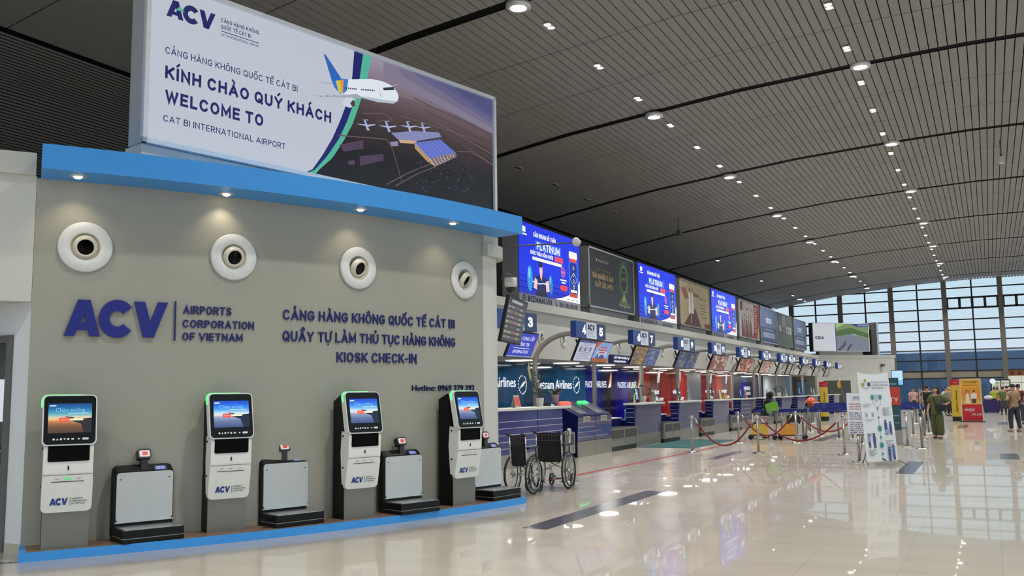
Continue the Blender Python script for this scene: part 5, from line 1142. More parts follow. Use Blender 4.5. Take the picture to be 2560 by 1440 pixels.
def rope(label, a, b, sag):
    t = thing('barrier_rope', label, 'rope', ((a[0]+b[0])/2, (a[1]+b[1])/2, 0), 0, 'red barrier ropes')
    d = Vector((b[0]-a[0], b[1]-a[1], 0)); L = d.length; d.normalize(); o = Vector((t.location.x, t.location.y, 0))
    P = []
    for i in range(25):
        u = i/24; q = Vector((a[0], a[1], 0))+d*(.10+(L-.20)*u); q.z = .85-(sag)*(1-(2*u-1)**2); P.append(q-o)
    p = MB(M('7c1c22', .75, noise=.2, scale=60)); p.tube(P[1:-1], .021, n=10); p.build('rope', t)
    for e in (P[:2], P[-2:]):
        p = MB(CHROME); p.tube(e, .025, n=10); p.build('end_hook', t)
rope('red rope sagging almost to the floor, nearest the teal mat', RP[0], RP[1], .66); rope('red rope in front of the luggage carts', RP[1], RP[2], .52); rope('rear red rope nearest the check-in desks', RP[3], RP[4], .62); rope('rear red rope ending behind the white notice board', RP[4], RP[5], .50)

BELT = M('1b2a7c', .55, noise=.08, scale=20)
def belt_post(label, x, y):
    t = thing('belt_post', label, 'post', (x, y, 0), 0, 'steel belt posts of the queue')
    p = MB(CHROME); p.lathe([(.17, 0), (.17, .012), (.05, .04), (0, .045)], n=22); p.build('base', t)
    p = MB(M('8f8c85', .4, .9, noise=.03)); p.lathe([(.032, .03), (.032, .84)], n=14); p.build('pole', t)
    p = MB(M('2a2a30', .4)); p.lathe([(.034, .83), (.036, .93), (.03, .945), (0, .945)], n=14); p.build('belt_head', t); return t
BP0 = None; nb = 0; nbelt = 0
def belt(a, b):
    global nbelt
    o = Vector(((a[0]+b[0])/2, (a[1]+b[1])/2, .89)); d = Vector((b[0]-a[0], b[1]-a[1], 0)); L = d.length-.08
    p = MB(BELT); p.b2((-L/2, -.002, -.04), (L/2, .002, .04)); q = p.build('barrier_belt')
    q.location = o; q.rotation_euler = (0, 0, math.atan2(d.y, d.x)); nbelt += 1
    r = MB(M('c4c8dc', .5)); n = max(1, int(L/.8))
    for i in range(n): r.text('ACV', -L/2+L*(i+.5)/n, -.014, .03, -.004, .12, bold=.03, align='c')
    r.build('belt_print', q)
    tag(q, 'blue queue belt, %s from the luggage carts going down the hall' % ORD[min(nbelt-1, 27)], 'belt', 'blue queue belts')
rows = [(31.0, [-7.05, -5.45, -4.36, -3.94, -1.94]), (32.75, [-6.46, -5.2, -3.9]), (34.2, [-5.5, -3.9, -2.4]), (35.6, [-6.0, -3.9, -2.0]), (37.2, [-6.3, -4.2, -2.2]), (38.9, [-6.6, -4.4, -2.3]), (40.8, [-6.9, -4.6, -2.5]), (42.8, [-7.2, -4.9, -2.7]), (45.0, [-7.5, -5.2, -3.0]), (47.3, [-7.8, -5.5, -3.3])]
for ri, (y, xs) in enumerate(rows):
    for ci, x in enumerate(xs):
        lb = 'steel belt post, %s from the left in the %s queue row down the hall' % (ORD[ci], ORD[ri])
        if BP0 is None: BP0 = belt_post(lb, x, y)
        else: dup(BP0, lb, (x, y, 0))
    for a, b in zip(xs, xs[1:]):
        if not (ri == 0 and b == -1.94): belt((a, y), (b, y))
for x, y, lb in ((-1.67, 26.5, 'steel belt post standing right of the teal and red totem'), (-2.0, 33.3, 'steel belt post with a sign frame behind the woman in green'), (-1.9, 36.65, 'steel belt post just left of the woman in green')): dup(BP0, lb, (x, y, 0))
for k, (x, y, lb) in enumerate([(-1.94, 31.0, 'slim white sign panel standing on a belt post, nearer one'), (-2.0, 33.3, 'slim white sign panel standing on a belt post, farther one')]):
    t = thing('post_sign', lb, 'sign', (x, y, .945), R(92)); p = MB(M('c9ccd4', .4)); p.b2((-.11, -.006, .0), (.11, .006, .62)); p.build('panel', t); p = MB(M('22306e', .5)); p.rect(-.09, .12, .09, .56, -.008); p.build('print', t)

# ================================================================ SIGNS AND BANNERS ON THE FLOOR
TXT = M('3a3f5a', .5, noise=0); TEAL = M('3d8a92', .5, noise=0); BLU2 = M('3a4f92', .5, noise=0)
t = thing('flow_chart_banner', 'tall white X-stand banner with a teal flow chart', 'banner', (-2.06, 20.66, 0), math.atan2(.73, .68))
S = Matrix.Translation((0, 0, .03)) @ Matrix.Rotation(R(-5), 4, 'X'); W_ = .80; H_ = 1.90; hw = W_/2
p = MB(M('dfe1e3', .5, noise=.02), T=S)
n = 12
vs_ = []; fs_ = []
for j in range(n+1):
    for i in range(n+1):
        u, v = i/n, j/n; dip = .05*(4*u*(1-u))*max(0, (v-.8)/.2)**1.5
        vs_.append((-hw+W_*u, -.02*math.sin(PI*u)*math.sin(PI*v), .05+(H_-.05)*v-dip))
for j in range(n):
    for i in range(n): fs_.append((j*(n+1)+i, j*(n+1)+i+1, (j+1)*(n+1)+i+1, (j+1)*(n+1)+i))
p.add(vs_, fs_, smooth=True); cl_ = p.build('cloth', t)
p = MB(T=S); y = -.026
p.ell(-.24, 1.72, .028, .03, y, M('b08a3a', .5), n=12); p.rrect(-.34, 1.60, -.27, 1.67, .01, y, y+.002, M('a89a4a', .5)); p.rrect(-.18, 1.60, -.12, 1.68, .01, y, y+.002, M('2a3a6a', .5)); p.text('ACV', -.23, 1.54, .035, y, .09, m=TXT, bold=.04, align='c', shear=.2); p.rect(-.10, 1.56, -.097, 1.70, y, TXT)
for i, s in enumerate(('QUY TRÌNH LÀM THỦ TỤC', 'TỰ ĐỘNG VÀ SINH TRẮC', 'SINH TRẮC HỌC')): p.text(s, -.08, 1.665-.06*i, .03, y, (.42, .42, .3)[i], m=TXT, bold=.02)
p.ell(-.10, 1.37, .04, .055, y, TEAL); p.ell(.10, 1.37, .04, .055, y, TEAL); p.rrect(-.035, 1.28, .035, 1.43, .02, y, y+.002, M('b8b4c4', .5))
p.line([(-.10, 1.31), (-.09, 1.22), (-.02, 1.16), (.0, 1.14)], .006, y, M('8a9aa0', .5)); p.line([(.10, 1.31), (.09, 1.22), (.02, 1.16), (0, 1.14), (0, .35)], .006, y, M('8a9aa0', .5))
for z, r in ((1.14, .022), (.95, .022), (.72, .05), (.54, .024), (.38, .05), (.2, .025)): p.ell(0, z, r, r*1.2, y-.001, TEAL, n=14)
gt = M('8f949c', .5, noise=0)
for x0, z0, k in ((-.36, 1.22, 3), (.12, 1.14, 8), (-.34, .62, 3), (.10, .46, 3), (-.34, .28, 6), (.14, .40, 5), (-.36, .90, 2), (.04, .06, 0)):
    for i in range(k): p.rect(x0, z0-.022*i, x0+.22-.05*(i % 3), z0-.022*i+.009, y, gt)
for x0, z0 in ((-.30, .98), (-.14, .98)): p.ring(x0, z0+.05, .02, .03, y-.001, y, gt, n=10); p.rect(x0-.02, z0-.01, x0+.02, z0+.03, y, gt)
def fig(px, pz, s, c=BLU2): p.ell(px, pz+.17*s, .025*s, .03*s, y-.002, M('2a2f4a', .5), n=10); p.poly([(px-.04*s, pz), (px+.04*s, pz), (px+.035*s, pz+.14*s), (px-.035*s, pz+.14*s)], y-.001, c); p.rect(px-.03*s, pz-.14*s, px-.004, pz, y-.001, M('26306a', .5)); p.rect(px+.004, pz-.14*s, px+.03*s, pz, y-.001, M('26306a', .5))
fig(.16, .72, .9); fig(.28, .70, .8); p.poly([(.12, .62), (.22, .60), (.24, .70), (.14, .70)], y-.002, M('8f9cc8', .5)); fig(-.30, .45, .8, M('7f9ac0', .5)); fig(-.17, .45, .9); fig(.18, .17, .9); fig(.29, .20, .9, M('4a7a9a', .5)); p.poly([(-.05, .12), (.02, .10), (.08, .06), (.06, .05), (-.02, .085)], y-.001, M('1c2340', .5))
p.build('print', cl_)
p = MB(M('6e6e70', .4, .5)); p.tube([(-hw, -.01, .0), (-hw, .0, .09)], .008, n=6); p.tube([(hw-.02, .0, .09), (hw+.08, -.14, .008)], .008, n=6); p.tube([(-hw+.02, .03, .1), (hw-.02, .17, 1.86)], .008, n=6); p.tube([(hw-.02, .03, .1), (-hw+.02, .17, 1.86)], .008, n=6); p.tube([(0, .10, 1.0), (-.05, .55, .008)], .009, n=6)
p.build('stand', t)

t = thing('notice_board', 'white notice board with red and blue text on a steel post', 'sign', (-2.60, 21.3, 0), R(4)); hw = .2
p = MB(CHROME); p.lathe([(.17, 0), (.17, .012), (.05, .04), (0, .045)], (0, .05, 0), n=24); p.build('base', t); p = MB(STEEL); p.lathe([(.031, .03), (.031, .62)], (0, .05, 0), n=16); p.build('pole', t)
p = MB(M('b9bcc6', .4)); p.b2((-hw, 0, .60), (hw, .03, 1.49)); bd = p.build('board', t)
p = MB(); y = -.003; p.rect(-hw+.01, .61, hw-.01, 1.48, y, M('dfe2ee', .45)); RD = M('b03444', .5, noise=0); NB = M('2a2f80', .5, noise=0); y -= .002
p.text('ACV', 0, 1.36, .055, y, .13, m=NB, bold=.06, align='c'); p.rect(-.08, 1.335, .08, 1.342, y, NB)
for i, s in enumerate(('HÀNH KHÁCH', 'ĐANG MANG BẦU', 'LÀM THỦ TỤC')): p.text(s, 0, 1.23-.055*i, .034, y, .3, m=RD, bold=.03, align='c')
for i, (s, c) in enumerate((('Mã đặt chỗ', NB), ('Giấy tờ tùy thân', NB), ('Thẻ lên máy bay', NB), ('hàng không khi', NB), ('', NB), ('Hành khách bay', NB), ('tới trước giờ', NB), ('của "hãng bay"', NB), ('tại quầy số', RD), ('kiểm tra trước', NB), ('xuất trình', NB))):
    if s: p.text(s, 0, 1.045-.042*i, .026, y, .32, m=c, bold=.03, align='c')
p.build('print', bd); p = MB(M('55555a', .4)); p.tube([(.12, .04, .62), (.0, -.25, .01)], .009, n=6); p.build('prop', t)

t = thing('totem_sign', 'teal and red totem sign reading CITY on a grey base', 'sign', (-2.62, 28.2, 0), R(3))
p = MB(M('8f8c86', .5)); p.b2((-.42, -.1, 0), (.36, .12, .41)); p.b2((-.46, -.14, 0), (.40, .16, .03)); p.build('base', t)
p = MB(M('1f4a56', .45)); p.b2((-.40, -.08, .41), (.34, .10, 1.11)); p.b2((-.39, -.08, 1.61), (.33, .10, 1.87)); bd = p.build('teal_body', t)
p = MB(M('b23a2c', .45)); p.b2((-.40, -.09, 1.11), (.35, .11, 1.61)); p.build('red_band', t)
p = MB(M('e0dcd4', .5, noise=0)); p.text('CITY', .30, 1.20, .12, -.094, .38, bold=.02, align='r'); p.text('information', .3, .8, .03, -.084, .3, align='r'); p.text('desk', .3, .6, .03, -.084, .12, align='r'); p.text('AIRPORT', .28, 1.68, .035, -.084, .3, align='r'); p.build('lettering', t)
t = thing('display_stand', 'bright blue lit screen on a pole behind the totem sign', 'screen', (-3.27, 40.0, 0), 0)
p = MB(BLK); p.lathe([(.3, 0), (.3, .02), (.04, .04)], n=20); p.tube([(0, 0, .03), (0, 0, 1.75)], .035); p.build('pole', t); p = MB(BLK); p.b2((-.22, -.03, 1.70), (.22, .05, 2.30)); p.build('casing', t)
p = MB(); p.rect(-.2, 1.72, .2, 2.28, -.034, E('7fb2e6', 1.1)); p.rect(-.2, 1.95, .2, 2.28, -.036, E('a9d0f2', 1.1)); p.poly([(-.2, 1.85), (.2, 1.95), (.2, 1.98), (-.2, 1.9)], -.037, E('d8ecfa', 1.1)); p.build('display_panel', t)
def pillar(label, x, y, rz):
    t = thing('pillar_standee', label, 'banner', (x, y, 0), rz, 'yellow pillar standees')
    el = [(.2*math.cos(2*PI*i/20), .12*math.sin(2*PI*i/20)) for i in range(20)]
    p = MB(M('191a1c', .5)); p.prism(el, 0, .22, ax='z', smooth=True); p.build('base', t); p = MB(M('cfae3c', .4, noise=.1, scale=4)); p.prism(el, .22, 1.72, ax='z', smooth=True); p.build('yellow_body', t); p = MB(M('b51f28', .4)); p.prism([(a*1.02, b*1.02) for a, b in el], 1.70, 1.96, ax='z', smooth=True); p.build('red_cap', t)
    T = Matrix.Rotation(R(-90), 4, 'Y')
    p = MB(M('a8741c', .5, noise=0)); p.T = Matrix(((0, 0, -1, 0), (0, 1, 0, 0), (1, 0, 0, 0), (0, 0, 0, 1))); p.text('SkyBoss Business', .45, -.05, .09, -.128, 1.0, bold=.03); p.build('lettering', t)
    p = MB(M('f0d8d4', .5, noise=0)); p.text('vietjet', 0, 1.80, .05, -.128, .2, align='c', bold=.03); p.build('cap_lettering', t)
pillar('yellow pillar standee with a red cap among the queue belts', -7.5, 48.9, R(10)); pillar('yellow pillar standee with a red cap beside the airline poster', -1.47, 48.6, R(8))
t = thing('airline_poster', 'orange and red airline poster stand with a couple on it', 'banner', (-.80, 47.5, 0), R(-3))
p = MB(M('c9bb94', .5)); p.b2((-.44, 0, .02), (.44, .08, 1.98)); bd = p.build('panel', t); p = MB(BLK); p.b2((-.5, -.15, 0), (.5, .3, .03)); p.build('foot', t)
p = MB(); y = -.003
for i, c in enumerate(('cf9a3a', 'd89a34', 'd88a2c', 'd88428', 'd69038', 'd8a850')): p.rect(-.40, 1.93-.19*(i+1), .40, 1.93-.19*i, y, M(c, .4, noise=.12, scale=6))
p.rect(-.40, .05, .42, .80, y, M('b3202a', .4)); y -= .002; p.text('vietjet', -.3, .50, .16, y, .42, m=M('ece4e0', .5, noise=0), bold=.05, shear=.15); p.text('Air.com', -.02, .30, .12, y, .42, m=M('ece4e0', .5, noise=0), bold=.04, shear=.15)
p.text('GIẢM NGAY', -.28, 1.78, .08, y, .5, m=M('6a4a1a', .5, noise=0), bold=.02); p.poly([(.1, 1.8), (.3, 1.86), (.24, 1.80)], y, M('5a3a1a', .5)); p.rect(-.3, 1.66, .3, 1.69, y, M('8a5a20', .5))
p.poly([(-.24, .86), (-.06, .86), (-.09, 1.3), (-.2, 1.3)], y, M('d8d0c4', .5)); p.ell(-.145, 1.37, .06, .08, y, M('3a2418', .5), n=12); p.ell(-.145, 1.36, .035, .05, y-.001, M('d0a088', .5), n=10)
p.poly([(.02, .86), (.2, .86), (.2, 1.06), (.02, 1.06)], y, M('4a4038', .5)); p.poly([(.0, 1.05), (.22, 1.05), (.25, 1.3), (.0, 1.3)], y, M('dcd2d0', .5)); p.ell(.12, 1.37, .05, .065, y, M('c89880', .5), n=12); p.ell(.12, 1.41, .052, .04, y-.001, M('2a1c14', .5), n=12); p.build('print', bd)
t = thing('hand_flag', 'small yellow flag on a slanted pole beyond the queue', 'flag', (-7.7, 57.6, 0), R(20)); p = MB(STEEL); p.lathe([(.12, 0), (.12, .02), (.02, .03)], n=14); p.tube([(0, 0, .02), (0, 0, 1.1), (-.22, 0, 2.24)], .014, n=6); p.build('pole', t); p = MB(M('c89a34', .6, noise=.2, scale=12)); p.add([(-.215, 0, 2.2), (-.12, .03, 1.72), (-.30, -.02, 1.62), (-.36, .02, 1.9)], [(0, 1, 2, 3)]); p.add([(-.215, .006, 2.2), (-.12, .036, 1.72), (-.30, -.014, 1.62), (-.36, .026, 1.9)], [(3, 2, 1, 0)]); p.build('cloth', t)

# ---- floor markings and mat
def floor_strip(name, label, cat, pts, wd, m, z=.003):
    p = MB(m)
    for a, b in zip(pts, pts[1:]): 
        d = Vector((b[0]-a[0], b[1]-a[1], 0)); d.normalize(); nn = Vector((-d.y, d.x, 0))*wd/2; A_ = Vector((*a, 0)); B_ = Vector((*b, 0))
        q = [A_+nn, A_-nn, B_-nn, B_+nn]; p.add([(v.x, v.y, h) for h in (0.0005, z) for v in q], [(0, 1, 2, 3), (7, 6, 5, 4), (0, 4, 5, 1), (1, 5, 6, 2), (2, 6, 7, 3), (3, 7, 4, 0)])
    return tag(p.build(name, origin=(pts[0][0], pts[0][1], 0)), label, cat)
floor_strip('floor_tape', 'long red tape line on the floor along the check-in desks', 'tape', [(-7.2, 15.4), (-7.0, 23.3), (-6.95, 29.5)], .13, M('9c3a40', .4))
p = MB(M('275658', .85, noise=.25, scale=30)); p.b2((-9.02, 25.3, .001), (-7.4, 29.9, .008)); o = p.build('floor_mat', origin=(-8.2, 27.5, 0)); tag(o, 'dark teal floor mat in front of the first check-in desk', 'mat')

# ================================================================ LUGGAGE CARTS AND BAGS
def cart(label, x, y, rz, panel):
    """front points to local -x"""
    t = thing('luggage_cart', label, 'cart', (x, y, 0), rz, 'airport luggage carts'); G = M('8c8a84', .35, .7)
    p = MB(G); p.tube([(-.45, -.05, .14), (.35, -.28, .14), (.35, .28, .14), (-.45, .05, .14)], .018, closed=True, n=8); p.tube([(-.3, -.1, .15), (.35, 0, .15)], .012, n=6); p.tube([(-.3, .1, .15), (.35, .1, .15)], .012, n=6); p.build('base_frame', t)
    p = MB(G); 
    for s in (-1, 1): p.tube([(.35, s*.25, .14), (.42, s*.25, .6), (.46, s*.25, .98), (.55, s*.25, 1.02)], .016, n=8)
    p.tube([(.41, -.25, .55), (.41, .25, .55)], .012, n=6); p.tube([(.44, -.25, .8), (.44, .25, .8)], .012, n=6); p.b2((.39, -.22, .56), (.41, .22, .8)); p.build('upright_frame', t)
    p = MB(BLK); p.tube([(.55, -.28, 1.02), (.55, .28, 1.02)], .022, n=10); p.build('handle_bar', t)
    p = MB(M(panel, .45, noise=.15, scale=8)); p.add([(-.46, -.26, .17), (.12, -.26, .17), (.12, -.24, .50), (-.30, -.24, .50), (-.46, .2, .17), (-.30, .2, .50), (.12, .2, .17), (.12, .2, .5)], [(0, 1, 2, 3), (0, 3, 5, 4), (4, 5, 7, 6), (3, 2, 7, 5)][:4] if 0 else [(0, 1, 2, 3), (0, 4, 5, 3), (4, 6, 7, 5), (3, 2, 7, 5)]); p.build('advert_panel', t)
    for cx, cy in ((-.42, 0), (.33, -.27), (.33, .27)):
        p = MB(BLK); p.lathe([(.03, -.02), (.075, -.02), (.08, -.012), (.08, .012), (.075, .02), (.03, .02)], (cx, cy, .08), ax='y', n=16); p.build('wheel', t)
    return t
cart('luggage cart with a yellow panel and a pinkish suitcase, left one', -6.55, 30.3, R(12), 'c4a23c'); cart('luggage cart with an orange-yellow panel and a black bag, right one', -5.62, 30.35, R(8), 'c88a34')
def suitcase(label, x, y, z, d, c, rz=0, name='suitcase'):
    t = thing(name, label, 'luggage', (x, y, z), rz); w_, dp, h = d
    p = MB(M(c, .5, noise=.1)); p.rrect(-w_/2, .04, w_/2, h, min(w_, h)*.12, -dp/2, dp/2); p.build('shell', t, bevel=.015)
    p = MB(M('2a2a2c', .5)); p.tube([(-.1, 0, h-.01), (-.1, 0, h+.04), (.1, 0, h+.04), (.1, 0, h-.01)], .012, n=6); p.build('handle', t)
    for s in (-1, 1):
        p = MB(BLK); p.b2((s*w_*.38-.03, -dp/2+.02, 0), (s*w_*.38+.03, dp/2-.02, .05)); p.build('wheel', t)
    return t
suitcase('pinkish grey suitcase lying on the left luggage cart', -6.62, 30.3, .51, (.5, .3, .24), '8f7c7c', R(12)); suitcase('black bag on the right luggage cart', -5.62, 30.4, .51, (.42, .3, .26), '1e1d20', R(8))
def sack(name, label, x, y, z, pts, m, cord=None):
    t = thing(name, label, 'bag', (x, y, z)); p = MB(m); p.lathe(pts, n=16); o = p.build('body', t)
    if cord: p = MB(M('d8d4cc', .5)); p.tube(cord, .014, n=6); p.build('handles', t)
    return t
sack('carrier_bag', 'orange-red plastic bag with white handles on the handle of the right cart', -5.06, 30.42, 1.066, [(.06, -.02), (.10, .06), (.22, .10), (.23, .14), (.12, .22), (.04, .27), (0, .28)], M('c9492f', .4, noise=.2, scale=10), [(-.23, -.05, .06), (-.12, -.2, .14), (.1, -.2, .10), (.25, -.06, .10)])

# ================================================================ PEOPLE
def skin(verts, edges, root, lvl=2):
    me = bpy.data.meshes.new('sk'); me.from_pydata([v[:3] for v in verts], edges, [])
    o = bpy.data.objects.new('sk', me); COL.objects.link(o)
    md = o.modifiers.new('skin', 'SKIN'); md.use_smooth_shade = True; md.branch_smoothing = .4
    for i, v in enumerate(verts):
        sv = me.skin_vertices[0].data[i]; r = v[3]; sv.radius = r if isinstance(r, tuple) else (r, r); sv.use_root = (i == root)
    sb = o.modifiers.new('sub', 'SUBSURF'); sb.levels = lvl; sb.render_levels = lvl
    dg = bpy.context.evaluated_depsgraph_get(); out_ = bpy.data.meshes.new_from_object(o.evaluated_get(dg))
    bpy.data.objects.remove(o); bpy.data.meshes.remove(me)
    for q in out_.polygons: q.use_smooth = True
    return out_
def skin_part(name, verts, edges, root, m, parent, lvl=2):
    me = skin(verts, edges, root, lvl); me.name = name; me.materials.clear(); me.materials.append(m)
    o = bpy.data.objects.new(name, me); COL.objects.link(o); o.parent = parent; return o
SKIN = 'c99a7c'
def person(label, x, y, rz, h=1.70, top='334455', legs='222228', hair='1a1614', shoes='2a2624', arms=None, head=0., lean=0., wide=0., long_hair=False, cap=None, step=.0, top_len=.0, sleeve=.5, fingers=True, hood=None):
    t = thing('person', label, 'person', (x, y, 0), rz); k = h/1.70
    LN = lambda p: Vector((p[0], p[1]-math.sin(lean)*(p[2]-.95) if p[2] > .95 else p[1], .95+(p[2]-.95)*math.cos(lean) if p[2] > .95 else p[2]))
    J = {'pel': (0, 0, .95), 'spi': (0, -.005, 1.12), 'che': (0, .0, 1.30), 'nk': (0, .012, 1.45), 'hb': (0, -.004, 1.515), 'hm': (0, -.014, 1.58), 'ht': (0, -.005, 1.655)}
    for s, n in ((-1, 'R'), (1, 'L')):
        J['sh'+n] = (s*.175, .01, 1.395); J['hip'+n] = (s*.09, 0, .90); J['kn'+n] = (s*(.10+.01), -.02-step*s*.06, .50); J['an'+n] = (s*.115, .025-step*s*.10, .09); J['to'+n] = (s*.135, -.12-step*s*.10, .035); J['he'+n] = (s*.115, .06-step*s*.1, .04)
        a = (arms or {}).get(n) or [(s*.25, .02, 1.12), (s*.26, -.04, .88)]
        J['el'+n], J['wr'+n] = a[0], a[1]
        d = (Vector(a[1])-Vector(a[0])).normalized(); J['pa'+n] = tuple(Vector(a[1])+d*.07)
        side = d.cross(Vector((1, 0, 0))); side = side.normalized() if side.length > .1 else Vector((0, 1, 0))
        for i in range(4): J['f%d%s' % (i, n)] = tuple(Vector(J['pa'+n])+d*(.075+.012*(1.5-abs(i-1.5)))+side*(.03-.02*i)); 
        J['th'+n] = tuple(Vector(a[1])+d*.05+side*.06)
    rad = {'pel': (.145, .105), 'spi': (.125, .09), 'che': (.15, .105), 'nk': .052, 'hb': (.066, .074), 'hm': (.080, .098), 'ht': (.056, .068)}
    for n in 'RL': rad.update({'sh'+n: .055, 'el'+n: .04, 'wr'+n: .027, 'pa'+n: (.034, .02), 'hip'+n: .085, 'kn'+n: .055, 'an'+n: .036, 'to'+n: .034, 'he'+n: .036, 'th'+n: .009, **{'f%d%s' % (i, n): .0085 for i in range(4)}})
    ED = [('pel', 'spi'), ('spi', 'che'), ('che', 'nk'), ('nk', 'hb'), ('hb', 'hm'), ('hm', 'ht')]
    for n in 'RL':
        ED += [('che', 'sh'+n), ('sh'+n, 'el'+n), ('el'+n, 'wr'+n), ('wr'+n, 'pa'+n), ('pel', 'hip'+n), ('hip'+n, 'kn'+n), ('kn'+n, 'an'+n), ('an'+n, 'to'+n), ('an'+n, 'he'+n)]
        if fingers: ED += [('pa'+n, 'f%d%s' % (i, n)) for i in range(4)]+[('wr'+n, 'th'+n)]
    def mk(keys, edges, f, root, name, m, lvl=2):
        idx = {q: i for i, q in enumerate(keys)}; V = []
        for q in keys:
            r = rad[q]; r = r if isinstance(r, tuple) else (r, r); g = f(q, r); p = LN(J[q])*k; V.append((p.x, p.y, p.z, (g[0]*k*1.17, g[1]*k*1.17)))
        return skin_part(name, V, [(idx[a], idx[b]) for a, b in edges if a in idx and b in idx], idx[root], m, t, lvl)
    keys = [q for q in J if fingers or not (q.startswith('f') or q.startswith('th'))]
    mk(keys, ED, lambda q, r: r, 'pel', 'body', M(SKIN, .55, noise=.06))
    sk_ = ['pel', 'spi', 'che', 'shR', 'shL', 'elR', 'elL', 'nkx']
    J['nkx'] = (0, .008, 1.415); rad['nkx'] = (.115, .08); J['hem'] = (0, 0, .89-top_len); rad['hem'] = (.182, .138)
    for n in 'RL':
        J['sl'+n] = tuple(Vector(J['sh'+n]).lerp(Vector(J['el'+n]), min(1, sleeve*1.75) if sleeve <= .6 else 1)); rad['sl'+n] = .058
        J['cf'+n] = tuple(Vector(J['el'+n]).lerp(Vector(J['wr'+n]), .9)); rad['cf'+n] = .036
    ks = ['hem', 'spi', 'che', 'nkx', 'shR', 'shL']+(['slR', 'slL'] if sleeve <= .6 else ['elR', 'elL', 'cfR', 'cfL'])
    es = [('hem', 'spi'), ('spi', 'che'), ('che', 'nkx'), ('che', 'shR'), ('che', 'shL'), ('shR', 'slR'), ('shL', 'slL'), ('shR', 'elR'), ('shL', 'elL'), ('elR', 'cfR'), ('elL', 'cfL')]
    mk(ks, es, lambda q, r: ((r[0]*1.3+.022, r[1]*1.3+.022) if q[:2] in ('sh', 'sl', 'el', 'cf') else (r[0]*1.14+.012, r[1]*1.18+.012)), 'spi', 'shirt', M(top, .8, noise=.12, scale=25))
    J['wst'] = (0, 0, 1.04); rad['wst'] = (.13, .095)
    mk(['wst', 'pel', 'hipR', 'hipL', 'knR', 'knL', 'anR', 'anL'], [('wst', 'pel'), ('pel', 'hipR'), ('pel', 'hipL'), ('hipR', 'knR'), ('hipL', 'knL'), ('knR', 'anR'), ('knL', 'anL')], lambda q, r: (r[0]*1.12+.012+(wide*(1.3 if q[:2] == 'an' else 1) if q[:2] in ('kn', 'an') else 0), r[1]*1.12+.012+(wide*(1.3 if q[:2] == 'an' else 1) if q[:2] in ('kn', 'an') else 0)), 'pel', 'trousers', M(legs, .8, noise=.12, scale=25))
    for n in 'RL':
        p = MB(M(shoes, .5)); a = Vector(J['an'+n])*k; p.ball((a.x, a.y-.06*k, .045*k), (.05*k, .14*k, .045*k), n=12, k=6); p.build('shoe', t)
    hc = LN((0, -.010, 1.58))*k; HM = Matrix.Translation(hc) @ Matrix.Rotation(head, 4, 'Z') @ Matrix.Rotation(lean*.5, 4, 'X')
    HR = M(hair, .6, noise=.2, scale=60)
    p = MB(HR, T=HM)
    if cap:
        p.ball((0, .012*k, .028*k), (.088*k, .108*k, .075*k)); p.build('hair', t); q = MB(M(cap, .6), T=HM); q.lathe([(.093*k, .02*k), (.098*k, .045*k), (.085*k, .085*k), (.04*k, .108*k), (0, .112*k)], (0, .0, 0), n=18); q.box((0, -.12*k, .028*k), (.13*k, .11*k, .012*k), rx=R(8)); q.build('cap', t)
    else:
        p.ball((0, .034*k, .028*k), (.089*k, .09*k, .088*k)); p.ball((0, .008*k, .058*k), (.084*k, .102*k, .062*k))
        if long_hair: p.ball((0, .05*k, -.05*k), (.09*k, .075*k, .13*k)); p.ball((.06*k, .035*k, -.04*k), (.03*k, .05*k, .10*k)); p.ball((-.06*k, .035*k, -.04*k), (.03*k, .05*k, .10*k))
        p.build('hair', t)
    if hood: q = MB(M(hood, .8), T=HM); q.ball((0, .03*k, .0), (.115*k, .12*k, .14*k)); q.ball((0, .05*k, -.12*k), (.13*k, .1*k, .09*k)); q.build('hood', t)
    p = MB(M('2a1c16', .4), T=HM)
    for s in (-1, 1): p.ball((s*.032*k, -.088*k, .0), (.011*k, .006*k, .007*k), n=8, k=5); p.box((s*.033*k, -.090*k, .02*k), (.032*k, .006*k, .006*k))
    p.build('eyes', t)
    p = MB(M(SKIN, .55, noise=.06), T=HM); p.prism([(-.085*k, .012*k), (-.112*k, -.026*k), (-.085*k, -.034*k)], -.012*k, .012*k, ax='x')
    for s in (-1, 1): p.ball((s*.078*k, .005*k, -.01*k), (.012*k, .022*k, .032*k), n=8, k=6)
    p.build('nose_and_ears', t); p = MB(M('9a5a50', .5), T=HM); p.box((0, -.086*k, -.052*k), (.042*k, .010*k, .01*k)); p.build('mouth', t)
    return t
person('woman in an olive green shirt and wide trousers, hand on her hip', -1.52, 31.8, R(-28), 1.63, '565c38', '4b4f30', '1d1512', '6a4a38', {'R': [(-.25, .0, 1.12), (-.25, -.10, .90)], 'L': [(.40, .10, 1.17), (.22, -.10, 1.06)]}, head=R(-30), wide=.038, long_hair=True, top_len=.16, step=.5, sleeve=.55)
person('man in a tan polo shirt and black cap with his back turned', .70, 37.05, R(-140), 1.69, '97795a', '2c303c', '17130f', '8a8478', {'R': [(-.27, .0, 1.14), (-.17, -.22, 1.10)], 'L': [(.27, .02, 1.14), (.15, -.22, 1.08)]}, head=R(-12), cap='18181a', top_len=.06, sleeve=.35, step=.8)
def shoulder_bag(label, x, y, z, d, c, strap):
    t = thing('shoulder_bag', label, 'bag', (x, y, z)); p = MB(M(c, .6, noise=.1)); p.rrect(-d[0]/2, 0, d[0]/2, d[2], .05, -d[1]/2, d[1]/2); p.build('body', t, bevel=.02)
    p = MB(M(c, .6)); p.tube(strap, .012, n=6); p.build('strap', t)
shoulder_bag('black shoulder bag worn by the woman in green', -1.40, 31.60, .86, (.30, .10, .2), '17171a', [(-.12, 0, .18), (-.2, .05, .42), (-.26, .22, .60)])
